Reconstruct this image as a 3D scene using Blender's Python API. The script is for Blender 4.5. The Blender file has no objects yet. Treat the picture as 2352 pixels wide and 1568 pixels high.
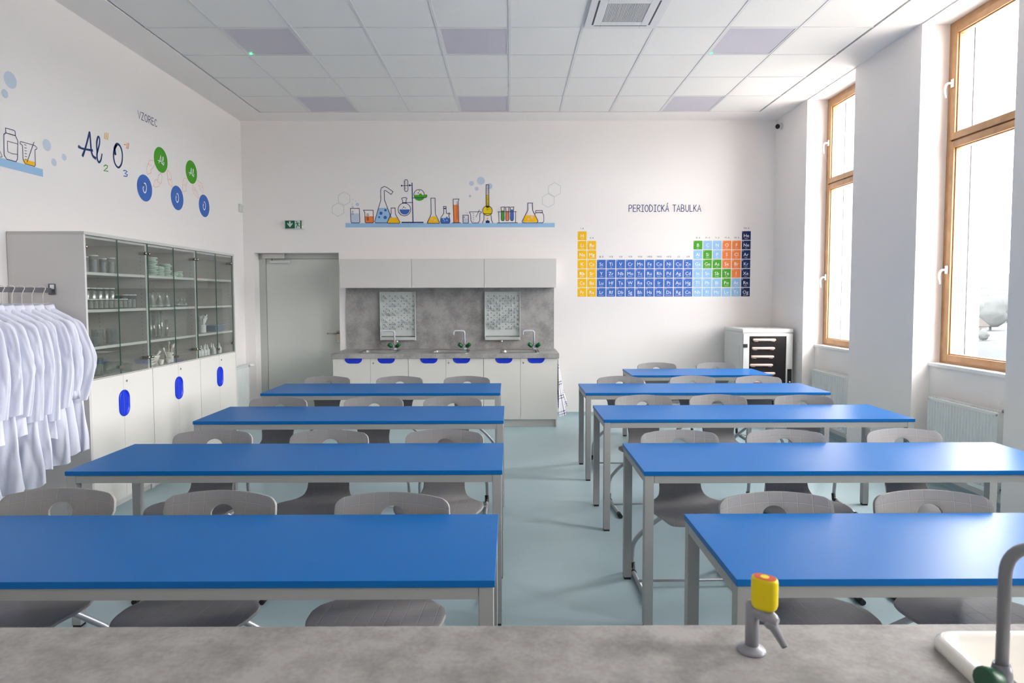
import bpy, bmesh, math, random
from mathutils import Vector, Matrix, noise
PI = math.pi
SC = bpy.context.scene
COL = SC.collection
rnd = random.Random(11)

# ------------------------------------------------------------------ helpers
def lin(r, g, b):
    f = lambda c: (c/255/12.92) if c/255 <= .04045 else ((c/255+.055)/1.055)**2.4
    return (f(r), f(g), f(b), 1)

def mat(name, rgb, rough=.5, metal=0, spec=.5, bump=None, vary=None, coat=0):
    m = bpy.data.materials.new(name); m.use_nodes = True
    nt = m.node_tree; b = nt.nodes['Principled BSDF']
    c = lin(*rgb)
    b.inputs['Base Color'].default_value = c
    b.inputs['Roughness'].default_value = rough
    b.inputs['Metallic'].default_value = metal
    b.inputs['Specular IOR Level'].default_value = spec
    b.inputs['Coat Weight'].default_value = coat
    tc = nt.nodes.new('ShaderNodeTexCoord')
    if vary:
        scale, amt = vary
        n = nt.nodes.new('ShaderNodeTexNoise'); n.inputs['Scale'].default_value = scale; n.inputs['Detail'].default_value = 6
        r = nt.nodes.new('ShaderNodeMapRange'); r.inputs[1].default_value = .3; r.inputs[2].default_value = .7
        r.inputs[3].default_value = 1-amt; r.inputs[4].default_value = 1+amt
        mx = nt.nodes.new('ShaderNodeVectorMath'); mx.operation = 'SCALE'; mx.inputs[0].default_value = c[:3]
        nt.links.new(tc.outputs['Object'], n.inputs['Vector']); nt.links.new(n.outputs['Fac'], r.inputs[0])
        nt.links.new(r.outputs[0], mx.inputs['Scale']); nt.links.new(mx.outputs[0], b.inputs['Base Color'])
    if bump:
        scale, st = bump
        n = nt.nodes.new('ShaderNodeTexNoise'); n.inputs['Scale'].default_value = scale; n.inputs['Detail'].default_value = 4
        bp = nt.nodes.new('ShaderNodeBump'); bp.inputs['Strength'].default_value = st; bp.inputs['Distance'].default_value = .002
        nt.links.new(tc.outputs['Object'], n.inputs['Vector']); nt.links.new(n.outputs['Fac'], bp.inputs['Height'])
        nt.links.new(bp.outputs['Normal'], b.inputs['Normal'])
    return m

def glassmat(name, rgb, refl=1.0, rough=.0, base=.04, haze=0):
    """thin clear glass: transparent body with a Fresnel reflection"""
    m = bpy.data.materials.new(name); m.use_nodes = True
    nt = m.node_tree; nt.nodes.clear()
    o = nt.nodes.new('ShaderNodeOutputMaterial'); mx = nt.nodes.new('ShaderNodeMixShader')
    t = nt.nodes.new('ShaderNodeBsdfTransparent'); t.inputs[0].default_value = lin(*rgb)
    g = nt.nodes.new('ShaderNodeBsdfGlossy'); g.inputs['Roughness'].default_value = rough
    lw = nt.nodes.new('ShaderNodeLayerWeight'); lw.inputs['Blend'].default_value = .5
    pw = nt.nodes.new('ShaderNodeMath'); pw.operation = 'POWER'; pw.inputs[1].default_value = 3.5
    ml = nt.nodes.new('ShaderNodeMath'); ml.operation = 'MULTIPLY_ADD'; ml.inputs[1].default_value = refl; ml.inputs[2].default_value = base
    nt.links.new(lw.outputs['Facing'], pw.inputs[0]); nt.links.new(pw.outputs[0], ml.inputs[0])
    nt.links.new(ml.outputs[0], mx.inputs[0]); nt.links.new(t.outputs[0], mx.inputs[1]); nt.links.new(g.outputs[0], mx.inputs[2])
    last = mx
    if haze:        # white diffuse mixed in, standing for bright reflections in clear glass
        df = nt.nodes.new('ShaderNodeBsdfDiffuse'); df.inputs[0].default_value = (.9, .92, .91, 1)
        last = nt.nodes.new('ShaderNodeMixShader'); last.inputs[0].default_value = haze
        nt.links.new(mx.outputs[0], last.inputs[1]); nt.links.new(df.outputs[0], last.inputs[2])
    nt.links.new(last.outputs[0], o.inputs[0])
    return m

def concrete(name, rgb, dark, scale, rough=.45):
    m = bpy.data.materials.new(name); m.use_nodes = True
    nt = m.node_tree; b = nt.nodes['Principled BSDF']; b.inputs['Roughness'].default_value = rough
    tc = nt.nodes.new('ShaderNodeTexCoord')
    n1 = nt.nodes.new('ShaderNodeTexNoise'); n1.inputs['Scale'].default_value = scale; n1.inputs['Detail'].default_value = 9; n1.inputs['Roughness'].default_value = .65
    n2 = nt.nodes.new('ShaderNodeTexNoise'); n2.inputs['Scale'].default_value = scale*9; n2.inputs['Detail'].default_value = 5
    ad = nt.nodes.new('ShaderNodeMath'); ad.operation = 'MULTIPLY_ADD'; ad.inputs[1].default_value = .3
    cr = nt.nodes.new('ShaderNodeValToRGB')
    cr.color_ramp.elements[0].position = .48; cr.color_ramp.elements[0].color = lin(*dark)
    cr.color_ramp.elements[1].position = .78; cr.color_ramp.elements[1].color = lin(*rgb)
    nt.links.new(tc.outputs['Object'], n1.inputs['Vector']); nt.links.new(tc.outputs['Object'], n2.inputs['Vector'])
    nt.links.new(n2.outputs['Fac'], ad.inputs[0]); nt.links.new(n1.outputs['Fac'], ad.inputs[2])
    nt.links.new(ad.outputs[0], cr.inputs['Fac']); nt.links.new(cr.outputs['Color'], b.inputs['Base Color'])
    return m

def woodmat(name, a, c):
    m = bpy.data.materials.new(name); m.use_nodes = True
    nt = m.node_tree; b = nt.nodes['Principled BSDF']; b.inputs['Roughness'].default_value = .4
    tc = nt.nodes.new('ShaderNodeTexCoord'); mp = nt.nodes.new('ShaderNodeMapping'); mp.inputs['Scale'].default_value = (18, 1.6, 1.6)
    n = nt.nodes.new('ShaderNodeTexNoise'); n.inputs['Scale'].default_value = 5; n.inputs['Detail'].default_value = 7; n.inputs['Distortion'].default_value = .4
    cr = nt.nodes.new('ShaderNodeValToRGB'); cr.color_ramp.elements[0].position = .3; cr.color_ramp.elements[1].position = .75
    cr.color_ramp.elements[0].color = lin(*a); cr.color_ramp.elements[1].color = lin(*c)
    nt.links.new(tc.outputs['Object'], mp.inputs[0]); nt.links.new(mp.outputs[0], n.inputs['Vector'])
    nt.links.new(n.outputs['Fac'], cr.inputs['Fac']); nt.links.new(cr.outputs['Color'], b.inputs['Base Color'])
    return m

def emis(name, rgb, s):
    m = bpy.data.materials.new(name); m.use_nodes = True
    b = m.node_tree.nodes['Principled BSDF']; b.inputs['Base Color'].default_value = lin(*rgb)
    b.inputs['Emission Color'].default_value = lin(*rgb); b.inputs['Emission Strength'].default_value = s
    return m

class MB:
    def __init__(s): s.v = []; s.f = []; s.mi = []; s.sm = []
    def add(s, vs, fs, mi=0, smooth=False):
        b = len(s.v); s.v += [tuple(v) for v in vs]
        for f in fs: s.f.append([b+i for i in f]); s.mi.append(mi); s.sm.append(smooth)
        return s
    def box(s, x0, x1, y0, y1, z0, z1, mi=0, c=0.0):
        if x0 > x1: x0, x1 = x1, x0
        if y0 > y1: y0, y1 = y1, y0
        if z0 > z1: z0, z1 = z1, z0
        if c <= 0:
            return s.add([(x, y, z) for z in (z0, z1) for y in (y0, y1) for x in (x0, x1)],
                  [(0,2,3,1),(4,5,7,6),(0,1,5,4),(2,6,7,3),(0,4,6,2),(1,3,7,5)], mi)
        bm = bmesh.new(); r = bmesh.ops.create_cube(bm, size=1)
        bmesh.ops.scale(bm, vec=(x1-x0, y1-y0, z1-z0), verts=bm.verts)
        bmesh.ops.translate(bm, vec=((x0+x1)/2, (y0+y1)/2, (z0+z1)/2), verts=bm.verts)
        bmesh.ops.bevel(bm, geom=list(bm.edges), offset=c, segments=2, affect='EDGES', profile=.6)
        bm.verts.index_update()
        s.add([v.co for v in bm.verts], [[v.index for v in f.verts] for f in bm.faces], mi); bm.free(); return s
    def prism(s, pts, a0, a1, axis='z', mi=0, smooth=False):
        """extrude a 2D outline along an axis: axis z -> (x,y), y -> (x,z), x -> (y,z)"""
        n = len(pts)
        def P(p, a): return (p[0], p[1], a) if axis == 'z' else ((p[0], a, p[1]) if axis == 'y' else (a, p[0], p[1]))
        s.add([P(p, a0) for p in pts]+[P(p, a1) for p in pts], [list(range(n))[::-1], list(range(n, 2*n))], mi)
        s.add([P(p, a0) for p in pts]+[P(p, a1) for p in pts], [(i, (i+1) % n, n+(i+1) % n, n+i) for i in range(n)], mi, smooth)
        return s
    def tube(s, path, r, n=10, mi=0, caps=True, closed=False, flat=None):
        P = [Vector(p) for p in path]; m = len(P); R = r if isinstance(r, (list, tuple)) else [r]*m
        T = []
        for i in range(m):
            a = P[(i-1) % m] if (closed or i > 0) else P[i]; b = P[(i+1) % m] if (closed or i < m-1) else P[i]
            T.append((b-a).normalized())
        up = Vector((0, 0, 1)) if abs(T[0].z) < .9 else Vector((1, 0, 0))
        N = (up - T[0]*up.dot(T[0])).normalized(); vs = []
        for i in range(m):
            if i: N = (N - T[i]*N.dot(T[i])).normalized()
            B = T[i].cross(N)
            for k in range(n):
                a = 2*PI*k/n; vs.append(P[i]+(N*math.cos(a)+B*math.sin(a)*(flat or 1))*R[i])
        fs = [(i*n+k, i*n+(k+1) % n, ((i+1) % m)*n+(k+1) % n, ((i+1) % m)*n+k) for i in range(m if closed else m-1) for k in range(n)]
        s.add(vs, fs, mi, True)
        if caps and not closed:
            s.add(vs[:n], [list(range(n))[::-1]], mi); s.add(vs[-n:], [list(range(n))], mi)
        return s
    def lathe(s, prof, c=(0,0,0), n=20, mi=0, axis=None, smooth=True):
        """prof: list of (radius, height); axis: direction of the height"""
        M = Matrix.Identity(3)
        if axis is not None: M = Vector(axis).normalized().to_track_quat('Z', 'Y').to_matrix()
        c = Vector(c); vs = []; m = len(prof)
        for r, h in prof:
            for k in range(n):
                a = 2*PI*k/n; vs.append(c+M @ Vector((r*math.cos(a), r*math.sin(a), h)))
        s.add(vs, [(i*n+k, i*n+(k+1) % n, (i+1)*n+(k+1) % n, (i+1)*n+k) for i in range(m-1) for k in range(n)], mi, smooth)
        if prof[0][0] > 1e-5: s.add(vs[:n], [list(range(n))[::-1]], mi)
        if prof[-1][0] > 1e-5: s.add(vs[-n:], [list(range(n))], mi)
        return s
    def grid(s, rows, mi=0, wrap=False, smooth=True):
        m, n = len(rows), len(rows[0]); vs = [p for r in rows for p in r]
        w = n if wrap else n-1
        return s.add(vs, [(i*n+k, i*n+(k+1) % n, (i+1)*n+(k+1) % n, (i+1)*n+k) for i in range(m-1) for k in range(w)], mi, smooth)
    def mesh(s, name, mats):
        me = bpy.data.meshes.new(name); me.from_pydata(s.v, [], s.f); me.update()
        for m in (mats if isinstance(mats, (list, tuple)) else [mats]): me.materials.append(m)
        me.polygons.foreach_set('material_index', s.mi); me.polygons.foreach_set('use_smooth', s.sm)
        return me
    def build(s, name, mats, parent=None, loc=None):
        """link as ONE object; with a parent the coordinates are local to it"""
        me = s.mesh(name, mats)
        bm = bmesh.new(); bm.from_mesh(me); bmesh.ops.remove_doubles(bm, verts=bm.verts, dist=1e-6)
        bmesh.ops.recalc_face_normals(bm, faces=bm.faces); bm.to_mesh(me); bm.free()
        o = bpy.data.objects.new(name, me); COL.objects.link(o)
        if parent: o.parent = parent
        if loc: o.location = loc
        return o

def tag(o, label, cat, group=None, kind=None):
    o['label'] = label; o['category'] = cat
    if group: o['group'] = group
    if kind: o['kind'] = kind
    return o
def thing(name, label, cat, loc=(0,0,0), rz=0, group=None):
    o = bpy.data.objects.new(name, None); COL.objects.link(o)
    o.location = loc; o.rotation_euler = (0, 0, rz); o.empty_display_size = .05
    return tag(o, label, cat, group)
def struct(o, label=None, cat=None):
    o['kind'] = 'structure'
    if label: o['label'] = label; o['category'] = cat
    return o
def dup(root, loc, rz, label, group=None):
    r = root.copy(); COL.objects.link(r); r.location = loc; r.rotation_euler = (0, 0, rz); r['label'] = label
    if group: r['group'] = group
    for ch in list(root.children):
        c = ch.copy(); COL.objects.link(c); c.parent = r
        for g in list(ch.children):
            d = g.copy(); COL.objects.link(d); d.parent = c
    return r
def arc(cx, cy, r, a0, a1, n=10):
    return [(cx+r*math.cos(math.radians(a0+(a1-a0)*i/n)), cy+r*math.sin(math.radians(a0+(a1-a0)*i/n))) for i in range(n+1)]
def smoothpath(pts, r, n=6):
    """polyline with rounded corners"""
    P = [Vector(p) for p in pts]; out = [P[0]]
    for i in range(1, len(P)-1):
        a, b, c = P[i-1], P[i], P[i+1]; d1 = (a-b); d2 = (c-b)
        q = min(r, d1.length*.49, d2.length*.49); p1 = b+d1.normalized()*q; p2 = b+d2.normalized()*q
        for k in range(n+1):
            t = k/n; out.append(p1*(1-t)**2+b*2*t*(1-t)+p2*t*t)
    return out+[P[-1]]
ORD = ['first','second','third','fourth','fifth','sixth','seventh','eighth','ninth','tenth','eleventh','twelfth']

# ------------------------------------------------------------------ materials
M = {}
M['wall'] = mat('white wall paint', (238,234,232), .75, spec=.2, bump=(180,.06))
M['ceil'] = mat('white ceiling tile', (226,225,223), .9, spec=.1, bump=(420,.25))
M['plaster'] = mat('white plaster border', (234,231,229), .85, spec=.1)
M['tbar'] = mat('white ceiling grid', (212,212,213), .5)
M['gap'] = mat('shadow gap profile', (120,118,116), .8)
M['floor'] = mat('pale green grey vinyl', (166,188,193), .38, spec=.4, vary=(2.2,.035), bump=(30,.03))
M['blue'] = mat('blue laminate', (0,99,172), .36, spec=.22, bump=(600,.05))
M['frame'] = mat('grey powder coated steel', (158,158,157), .45, spec=.4)
M['black'] = mat('black rubber', (22,22,24), .5)
M['chrome'] = mat('brushed steel', (190,188,186), .25, metal=1)
M['nickel'] = mat('polished nickel', (176,168,156), .22, metal=1)
M['tubegrey'] = mat('silver grey tube', (168,170,175), .35, metal=.4)
M['carcass'] = mat('light grey melamine', (196,195,191), .5, spec=.3)
M['sidegrey'] = mat('grey melamine', (211,208,205), .5, spec=.3)
M['shelf'] = mat('pale grey shelf', (206,207,203), .5)
M['doorwhite'] = mat('off white cabinet front', (221,218,212), .45, spec=.35)
M['uppergrey'] = mat('warm grey cabinet front', (216,213,209), .5, spec=.3)
M['handle'] = mat('royal blue plastic', (4,50,205), .35)
M['porcel'] = mat('white glazed ceramic', (240,236,230), .12, spec=.6)
M['concrete'] = concrete('grey concrete laminate', (174,172,170), (136,134,133), 5.5)
M['benchtop'] = concrete('pale concrete worktop', (162,158,155), (128,124,122), 11, .5)
M['doorgrey'] = mat('grey green steel door', (204,207,201), .5, spec=.3)
M['doorframe'] = mat('grey steel door frame', (186,189,184), .5, spec=.3)
M['wood'] = woodmat('oak window frame', (172,130,90), (196,154,110))
M['white'] = mat('white plastic', (236,236,236), .35)
M['radiator'] = mat('white radiator enamel', (224,228,227), .4)
M['cloth'] = mat('white cotton', (226,227,240), .85, spec=.1, bump=(300,.12))
M['clothblue'] = mat('pale blue cotton', (120,130,190), .9, spec=.1)
M['green'] = mat('green plastic', (10,96,44), .35)
M['dgreen'] = mat('dark green plastic', (34,84,58), .4)
M['yellow'] = mat('yellow plastic', (240,216,0), .3)
M['red'] = mat('orange red plastic', (206,70,24), .4)
M['tapgrey'] = mat('grey coated brass', (150,151,158), .3, spec=.5)
M['lampgrey'] = mat('lilac grey diffuser', (190,187,200), .35, spec=.5)
M['led'] = emis('green indicator', (40,255,120), 4)
M['yled'] = emis('yellow indicator', (235,255,120), 1.2)
M['rack'] = mat('pale green grey rack plastic', (208,214,212), .4)
M['hole'] = mat('dark hole', (44,50,54), .8)
M['pane'] = glassmat('window glass', (250,252,252), .6, 0, .03)
M['cabglass'] = glassmat('greenish cabinet glass', (247,249,247), .5, 0, .06)
M['glassedge'] = mat('green glass edge', (78,118,104), .2)
M['ware'] = glassmat('clear laboratory glass', (247,249,248), .9, .10, .20, .07)
M['wareg'] = glassmat('green tinted glass', (212,228,220), .7, .08, .14, .07)
M['cream'] = mat('cream powder', (222,219,202), .6)
M['whitelab'] = mat('white content', (226,228,230), .5)
M['labelblue'] = mat('bluish white content', (196,202,226), .5)
M['clay'] = mat('terracotta', (186,110,84), .6)
M['petri'] = mat('frosted green glass', (150,180,162), .2, spec=.6)
M['petriw'] = mat('white dish rim', (230,234,230), .3)
M['bluebox'] = mat('pale blue plastic', (176,190,208), .4)
M['pink'] = mat('dull pink plastic', (176,120,116), .5)
M['cart'] = mat('light grey sheet steel', (206,208,206), .35)
M['cartdark'] = mat('black cart interior', (26,22,24), .25)
M['tray'] = mat('pinkish grey tray', (206,182,170), .4)
M['signgreen'] = mat('exit sign green', (0,88,52), .5)
M['signwhite'] = mat('sign white', (196,216,206), .5)
M['rail'] = mat('dark grey rail', (104,104,110), .4, metal=.3)
M['wire'] = mat('cream hanger plastic', (226,220,212), .4)
M['grille'] = mat('grey air grille', (132,130,128), .6)
M['slot'] = mat('dark air slot', (70,76,80), .7)
M['brick'] = mat('exterior plaster', (232,226,216), .9)
M['blindrail'] = mat('grey blind rail', (150,150,152), .4)
M['blinddark'] = mat('dark blind guide slot', (36,34,40), .7, spec=.1)
M['faucetsilver'] = mat('silver grey coated faucet', (196,197,206), .3)
M['faucetgrey'] = mat('dark grey coated faucet', (122,123,130), .35)
M['hill'] = mat('dark hazy hillside', (60,62,64), 1, spec=0, vary=(.02,.22))
M['bounce_ground'] = mat('pale unseen bounce ground', (186,182,176), .9, spec=0)
M['housewall'] = mat('pale house wall', (84,80,77), .9, spec=0)
M['roof'] = mat('brown roof', (68,65,63), .9, spec=0)
M['houseglass'] = mat('house window', (64,62,61), .8, spec=0)
M['tree'] = mat('hazy tree', (60,62,62), 1, spec=0)
# wall decal inks
INK = {k: mat('decal '+k, c, .55, spec=.3) for k, c in dict(line=(62,54,92), navy=(32,58,112), mid=(62,108,190), sky=(156,194,228), pale=(194,207,222),
  paler=(198,206,210), yellow=(246,190,12), lemon=(232,205,20), orange=(240,134,66), green=(70,160,30), light=(150,194,232), white=(244,246,250), navyd=(14,44,96),
  dkgreen=(46,120,36), peach=(240,190,150), ggrey=(70,72,88)).items()}
# ------------------------------------------------------------------ camera
HC = 1.54
f_, pitch, yaw, roll, SX, SY = 1463.87, 0.05052, -0.00271, -0.00206, 0, -29.37
def _rot(p, y, r):
    cp, sp, cy, sy, cr, sr = math.cos(p), math.sin(p), math.cos(y), math.sin(y), math.cos(r), math.sin(r)
    B = Matrix(((1,0,0),(0,0,-1),(0,1,0))); Ry = Matrix(((cy,sy,0),(-sy,cy,0),(0,0,1)))
    Rp = Matrix(((1,0,0),(0,cp,-sp),(0,sp,cp))); Rr = Matrix(((cr,-sr,0),(sr,cr,0),(0,0,1)))
    return Rr @ Rp @ B @ Ry
R_ = _rot(pitch, yaw, roll)
cd = bpy.data.cameras.new('camera'); cam = bpy.data.objects.new('camera', cd); COL.objects.link(cam); SC.camera = cam
cd.sensor_width = 36; cd.lens = f_/2352*36; cd.shift_y = SY/2352; cd.clip_start = .05; cd.clip_end = 3000
mw = Matrix((R_[0], -R_[1], -R_[2])).transposed().to_4x4(); mw.translation = (0, 0, HC); cam.matrix_world = mw
cd.dof.use_dof = True; cd.dof.focus_distance = 4.2; cd.dof.aperture_fstop = 6.5

# ------------------------------------------------------------------ room shell
XL, XR, YB, YF, ZC = -3.39, 3.355, 8.15, -1.7, 3.75
XO = 3.9      # outer face of the window wall
XW = 3.585    # room face of the window frames
XP = 3.50     # parapet face in the window niches
o = MB().box(XL-.3, XO, YF-.3, YB+.5, -.2, 0).build('floor', M['floor']); struct(o, 'pale green grey vinyl floor', 'floor')
# ceiling: plaster border, tiled field with a T grid
gx0, gy1 = -3.0, 7.77
cm = MB()
gx1 = gx0+6.0; ny = 15; gy0 = gy1-.6*ny
g = .012
cm.box(XL-.3, gx0-g, YF-.3, YB+.5, ZC, ZC+.15, 1); cm.box(gx1+g, XO, YF-.3, YB+.5, ZC, ZC+.15, 1)
cm.box(gx0-g, gx1+g, gy1+g, YB+.5, ZC, ZC+.15, 1); cm.box(gx0-g, gx1+g, YF-.3, gy0, ZC, ZC+.15, 1)
cm.box(gx0-g, gx1+g, gy0, gy1+g, ZC+.09, ZC+.15, 3)
LAMPS = [(1, 0), (4, 0), (8, 0), (1, 3), (4, 3), (8, 3)]; AC = (6, 4)
for i in range(10):
    for j in range(ny):
        if (i, j) in LAMPS or (i, j) == AC: continue
        x, y = gx0+.6*i, gy1-.6*j
        e = .008
        cm.add([(x+e, y-.6+e, ZC+.003), (x+.6-e, y-.6+e, ZC+.003), (x+.6-e, y-e, ZC+.003), (x+e, y-e, ZC+.003),
                (x, y-.6, ZC+.012), (x+.6, y-.6, ZC+.012), (x+.6, y, ZC+.012), (x, y, ZC+.012)],
               [(0,1,2,3),(0,4,5,1),(1,5,6,2),(2,6,7,3),(3,7,4,0)], 0)
for i in range(1, 10):
    x = gx0+.6*i; cm.box(x-.011, x+.011, gy0, gy1, ZC-.001, ZC+.03, 2)
for j in range(1, ny):
    y = gy1-.6*j; cm.box(gx0, gx1, y-.009, y+.009, ZC+.0005, ZC+.03, 2)
o = cm.build('ceiling', [M['ceil'], M['plaster'], M['tbar'], M['gap']]); struct(o, 'white tiled suspended ceiling with plain border', 'ceiling')
# left wall, front wall
o = MB().box(XL-.3, XL, YF-.3, YB+.5, 0, ZC).build('wall_left', M['wall']); struct(o, 'white wall with painted formula', 'wall')
o = MB().box(XL, XO, YF-.3, YF, 0, ZC).build('wall_front', M['wall']); struct(o, 'white wall behind the teacher bench', 'wall')
# back wall with the door niche
DX0, DX1, DZ = -3.258, -2.18, 2.10
wb = MB()
wb.box(XL, DX0, YB, YB+.3, 0, ZC); wb.box(DX1, XO, YB, YB+.3, 0, ZC); wb.box(DX0, DX1, YB, YB+.3, DZ, ZC)
wb.box(XL, XO, YB+.3, YB+.5, 0, ZC)
o = wb.build('wall_back', M['wall']); struct(o, 'white back wall with painted shelf and periodic table', 'wall')
# right wall: piers, parapets and heads
WINS = [(6.29, 7.29), (4.29, 5.29), (2.29, 3.29), (.29, 1.29)]
ZS, ZH = .985, 3.74
wr = MB(); edges = [YB]+[v for w in WINS for v in (w[1], w[0])]+[YF]
for k in range(0, len(edges), 2): wr.box(XR, XO, edges[k+1], edges[k], 0, ZC)
for a, b in WINS:
    wr.box(XP, XO, a, b, 0, ZS-.03)
    wr.box(XR, XO, a, b, ZH, ZC)
o = wr.build('wall_right', M['wall']); struct(o, 'white window wall with deep niches between piers', 'wall')
# covings at the foot of the walls
def coving(name, pts):
    """a hollow skirting strip along plan segments ((x,y),(nx,ny))"""
    b = MB(); prof = [(.0, .055), (.004, .055), (.005, .02), (.012, .008), (.028, .0005), (.0, .0005)]
    for (x0, y0), (x1, y1), (nx, ny) in pts:
        A = [(x0+nx*d, y0+ny*d, h) for d, h in prof]; B = [(x1+nx*d, y1+ny*d, h) for d, h in prof]; n = len(prof)
        b.add(A+B, [(i, (i+1) % n, n+(i+1) % n, n+i) for i in range(n)]+[list(range(n)), list(range(n, 2*n))])
    return struct(b.build(name, M['floor']), 'grey green hollow skirting', 'baseboard')
coving('baseboard_back', [((DX1, YB), (XR, YB), (0, -1)), ((XL, YB), (DX0, YB), (0, -1))])
coving('baseboard_left', [((XL, YF), (XL, YB), (1, 0))])
seg = []
for k in range(0, len(edges), 2): seg.append(((XR, edges[k+1]), (XR, edges[k]), (-1, 0)))
for a, b in WINS: seg += [((XP, a), (XP, b), (-1, 0)), ((XR, b), (XP, b), (0, -1)), ((XR, a), (XP, a), (0, 1))]
coving('baseboard_right', seg)

# ------------------------------------------------------------------ windows
def frame_ring(mb, y0, y1, z0, z1, w, x0, x1, c=.004):
    mb.box(x0, x1, y0, y0+w, z0, z1, 0, c); mb.box(x0, x1, y1-w, y1, z0, z1, 0, c)
    mb.box(x0, x1, y0+w, y1-w, z0, z0+w, 0, c); mb.box(x0, x1, y0+w, y1-w, z1-w, z1, 0, c)
for n, (a, b) in enumerate(WINS):
    w = bpy.data.objects.new('window_%d' % (n+1), None); COL.objects.link(w); w.location = (XW, (a+b)/2, ZS)
    struct(w, ['oak framed window nearest the back wall', 'oak framed window between the two wide piers', 'oak framed window beside the front desks',
               'oak framed window beside the teacher bench'][n], 'window')
    H = ZH-ZS; h = .5
    fr = MB()   # outer frame
    fr.box(0, .085, -h, -h+.056, 0, H); fr.box(0, .085, h-.056, h, 0, H)
    fr.box(0, .085, -h+.056, h-.056, 0, .03); fr.box(0, .085, -h+.056, h-.056, H-.056, H); fr.box(.012, .085, -h+.056, h-.056, 1.795, 1.812)
    f = fr.build('frame', M['wood'], w)
    for nm, z0, z1 in (('lower_sash', .02, 1.797), ('upper_sash', 1.81, H-.05)):
        s = MB(); frame_ring(s, -h+.05, h-.05, z0, z1, .052, -.012, .055)
        so = s.build(nm, M['wood'], w)
        s = MB(); frame_ring(s, -h+.10, h-.10, z0+.05, z1-.05, .012, .004, .05, .003); s.build('glazing_bead', M['wood'], so)
        MB().box(.03, .034, -h+.105, h-.105, z0+.055, z1-.055).build('pane', M['pane'], so)
        hz = 2.262 if 'upper' in nm else .765   # handle: rosette and curved lever, on the far stile
        hb = MB(); yy = h-.072
        hb.box(-.026, -.012, yy-.014, yy+.014, hz-.034, hz+.034, 0, .006)
        p = smoothpath([(-.02, yy, hz), (-.065, yy, hz), (-.078, yy+.004, hz-.05), (-.066, yy+.004, hz-.115)], .035)
        hb.tube(p, [.009]*(len(p)-3)+[.009, .008, .007], 10)
        hb.build('window_handle', M['white'], so)
    MB().box(-.098, .0, -h+.001, h-.001, -.03, 0, 0, .006).build('window_sill', M['white'], w)
    ex = MB()   # blind guide rails in the outer reveal
    for sgn in (-1, 1):
        yy = sgn*(h-.004)
        ex.box(.088, .115, yy-sgn*.02, yy, .02, H-.02, 0); ex.box(.1155, .123, yy-sgn*.008, yy, .02, H-.02, 1); ex.box(.196, .2025, yy-sgn*.004, yy, .02, H-.02, 1)
    ex.build('blind_guide', [M['blindrail'], M['blinddark']], w)
    MB().box(.085, .34, -h+.001, h-.001, -.028, -.004).build('outer_sill', M['blindrail'], w)
    # portal: guides the sampling of the daylight through this opening
    ld = bpy.data.lights.new('daylight_portal', 'AREA'); ld.shape = 'RECTANGLE'; ld.size = 1.0; ld.size_y = H; ld.cycles.is_portal = True
    lo = bpy.data.objects.new('daylight_portal', ld); COL.objects.link(lo); lo.location = (XW+.12, (a+b)/2, ZS+H/2)
    lo.rotation_euler = (PI/2, 0, PI/2)

# radiators in the two visible niches
def radiator(y0, y1, z0, z1, x, label, side=-1):
    """panel radiator, front face at x, back towards +x (side=-1) or -x (side=1)"""
    t = thing('panel_radiator', label, 'radiator', (x, (y0+y1)/2, z0))
    d = -side; L = (y1-y0)/2; H = z1-z0
    b = MB(); n = int((y1-y0)/.0333); pts = []
    for i in range(n):
        y = -L+.02+(2*L-.04)*i/n; s = (2*L-.04)/n
        pts += [(y, .0), (y+s*.35, .0), (y+s*.5, .007), (y+s*.85, .007)]
    pts.append((L-.02, 0))
    rows = [[(d*p[1], p[0], z) for p in pts] for z in (.03, H-.035)]
    b.grid(rows, smooth=False)
    b.box(d*.009, d*.016, -L, L, 0, H-.01)
    b.box(d*.0, d*.012, -L, L, H-.036, H-.01, 0, .004); b.box(d*.0, d*.012, -L, L, 0, .031, 0, .004)
    b.box(d*.0, d*.012, -L, -L+.021, .02, H-.02); b.box(d*.0, d*.012, L-.021, L, .02, H-.02)
    b.build('front_panel', M['radiator'], t)
    MB().box(d*.05, d*.066, -L, L, 0, H-.01).build('rear_panel', M['radiator'], t)
    g = MB()
    g.box(d*.004, d*.07, -L-.004, -L, .02, H); g.box(d*.004, d*.07, L, L+.004, .02, H)
    for i in range(46):
        y = -L+.01+(2*L-.02)*i/45; g.box(d*.016, d*.066, y-.003, y+.003, H-.012, H)
    g.build('top_grille', M['radiator'], t)
    v = MB().tube([(d*.035, -L-.004, .60 if H > .55 else H-.1), (d*.035, -L-.03, .60 if H > .55 else H-.1)], .012)
    v.build('air_vent', M['nickel'], t)
    v = MB(); v.tube(smoothpath([(d*.035, -L-.005, .04), (d*.035, -L-.035, .04), (d*.035, -L-.035, -z0+.005)], .02), .008)
    v.build('valve_pipe', M['chrome'], t)
    br = MB(); br.box(d*.066, abs(x-(XP if side < 0 else XL))*d, -L+.15, -L+.19, .1, H-.1); br.box(d*.066, abs(x-(XP if side < 0 else XL))*d, L-.19, L-.15, .1, H-.1)
    br.build('wall_bracket', M['radiator'], t)
    return t
radiator(6.42, 7.17, .13, .72, 3.415, 'white panel radiator under the window nearest the back wall')
radiator(4.42, 5.17, .13, .725, 3.415, 'white panel radiator under the window between the two wide piers')
r = radiator(7.2, 7.98, .12, .70, XL+.11, 'white radiator half hidden past the glass display cabinets', 1)
b = MB().lathe([(.016, 0), (.018, .02), (.02, .05), (.016, .062), (.008, .066)], (0, .39+.005, .56), 14, axis=(.5, 1, 0)); b.build('thermostat_head', M['white'], r)

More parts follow.
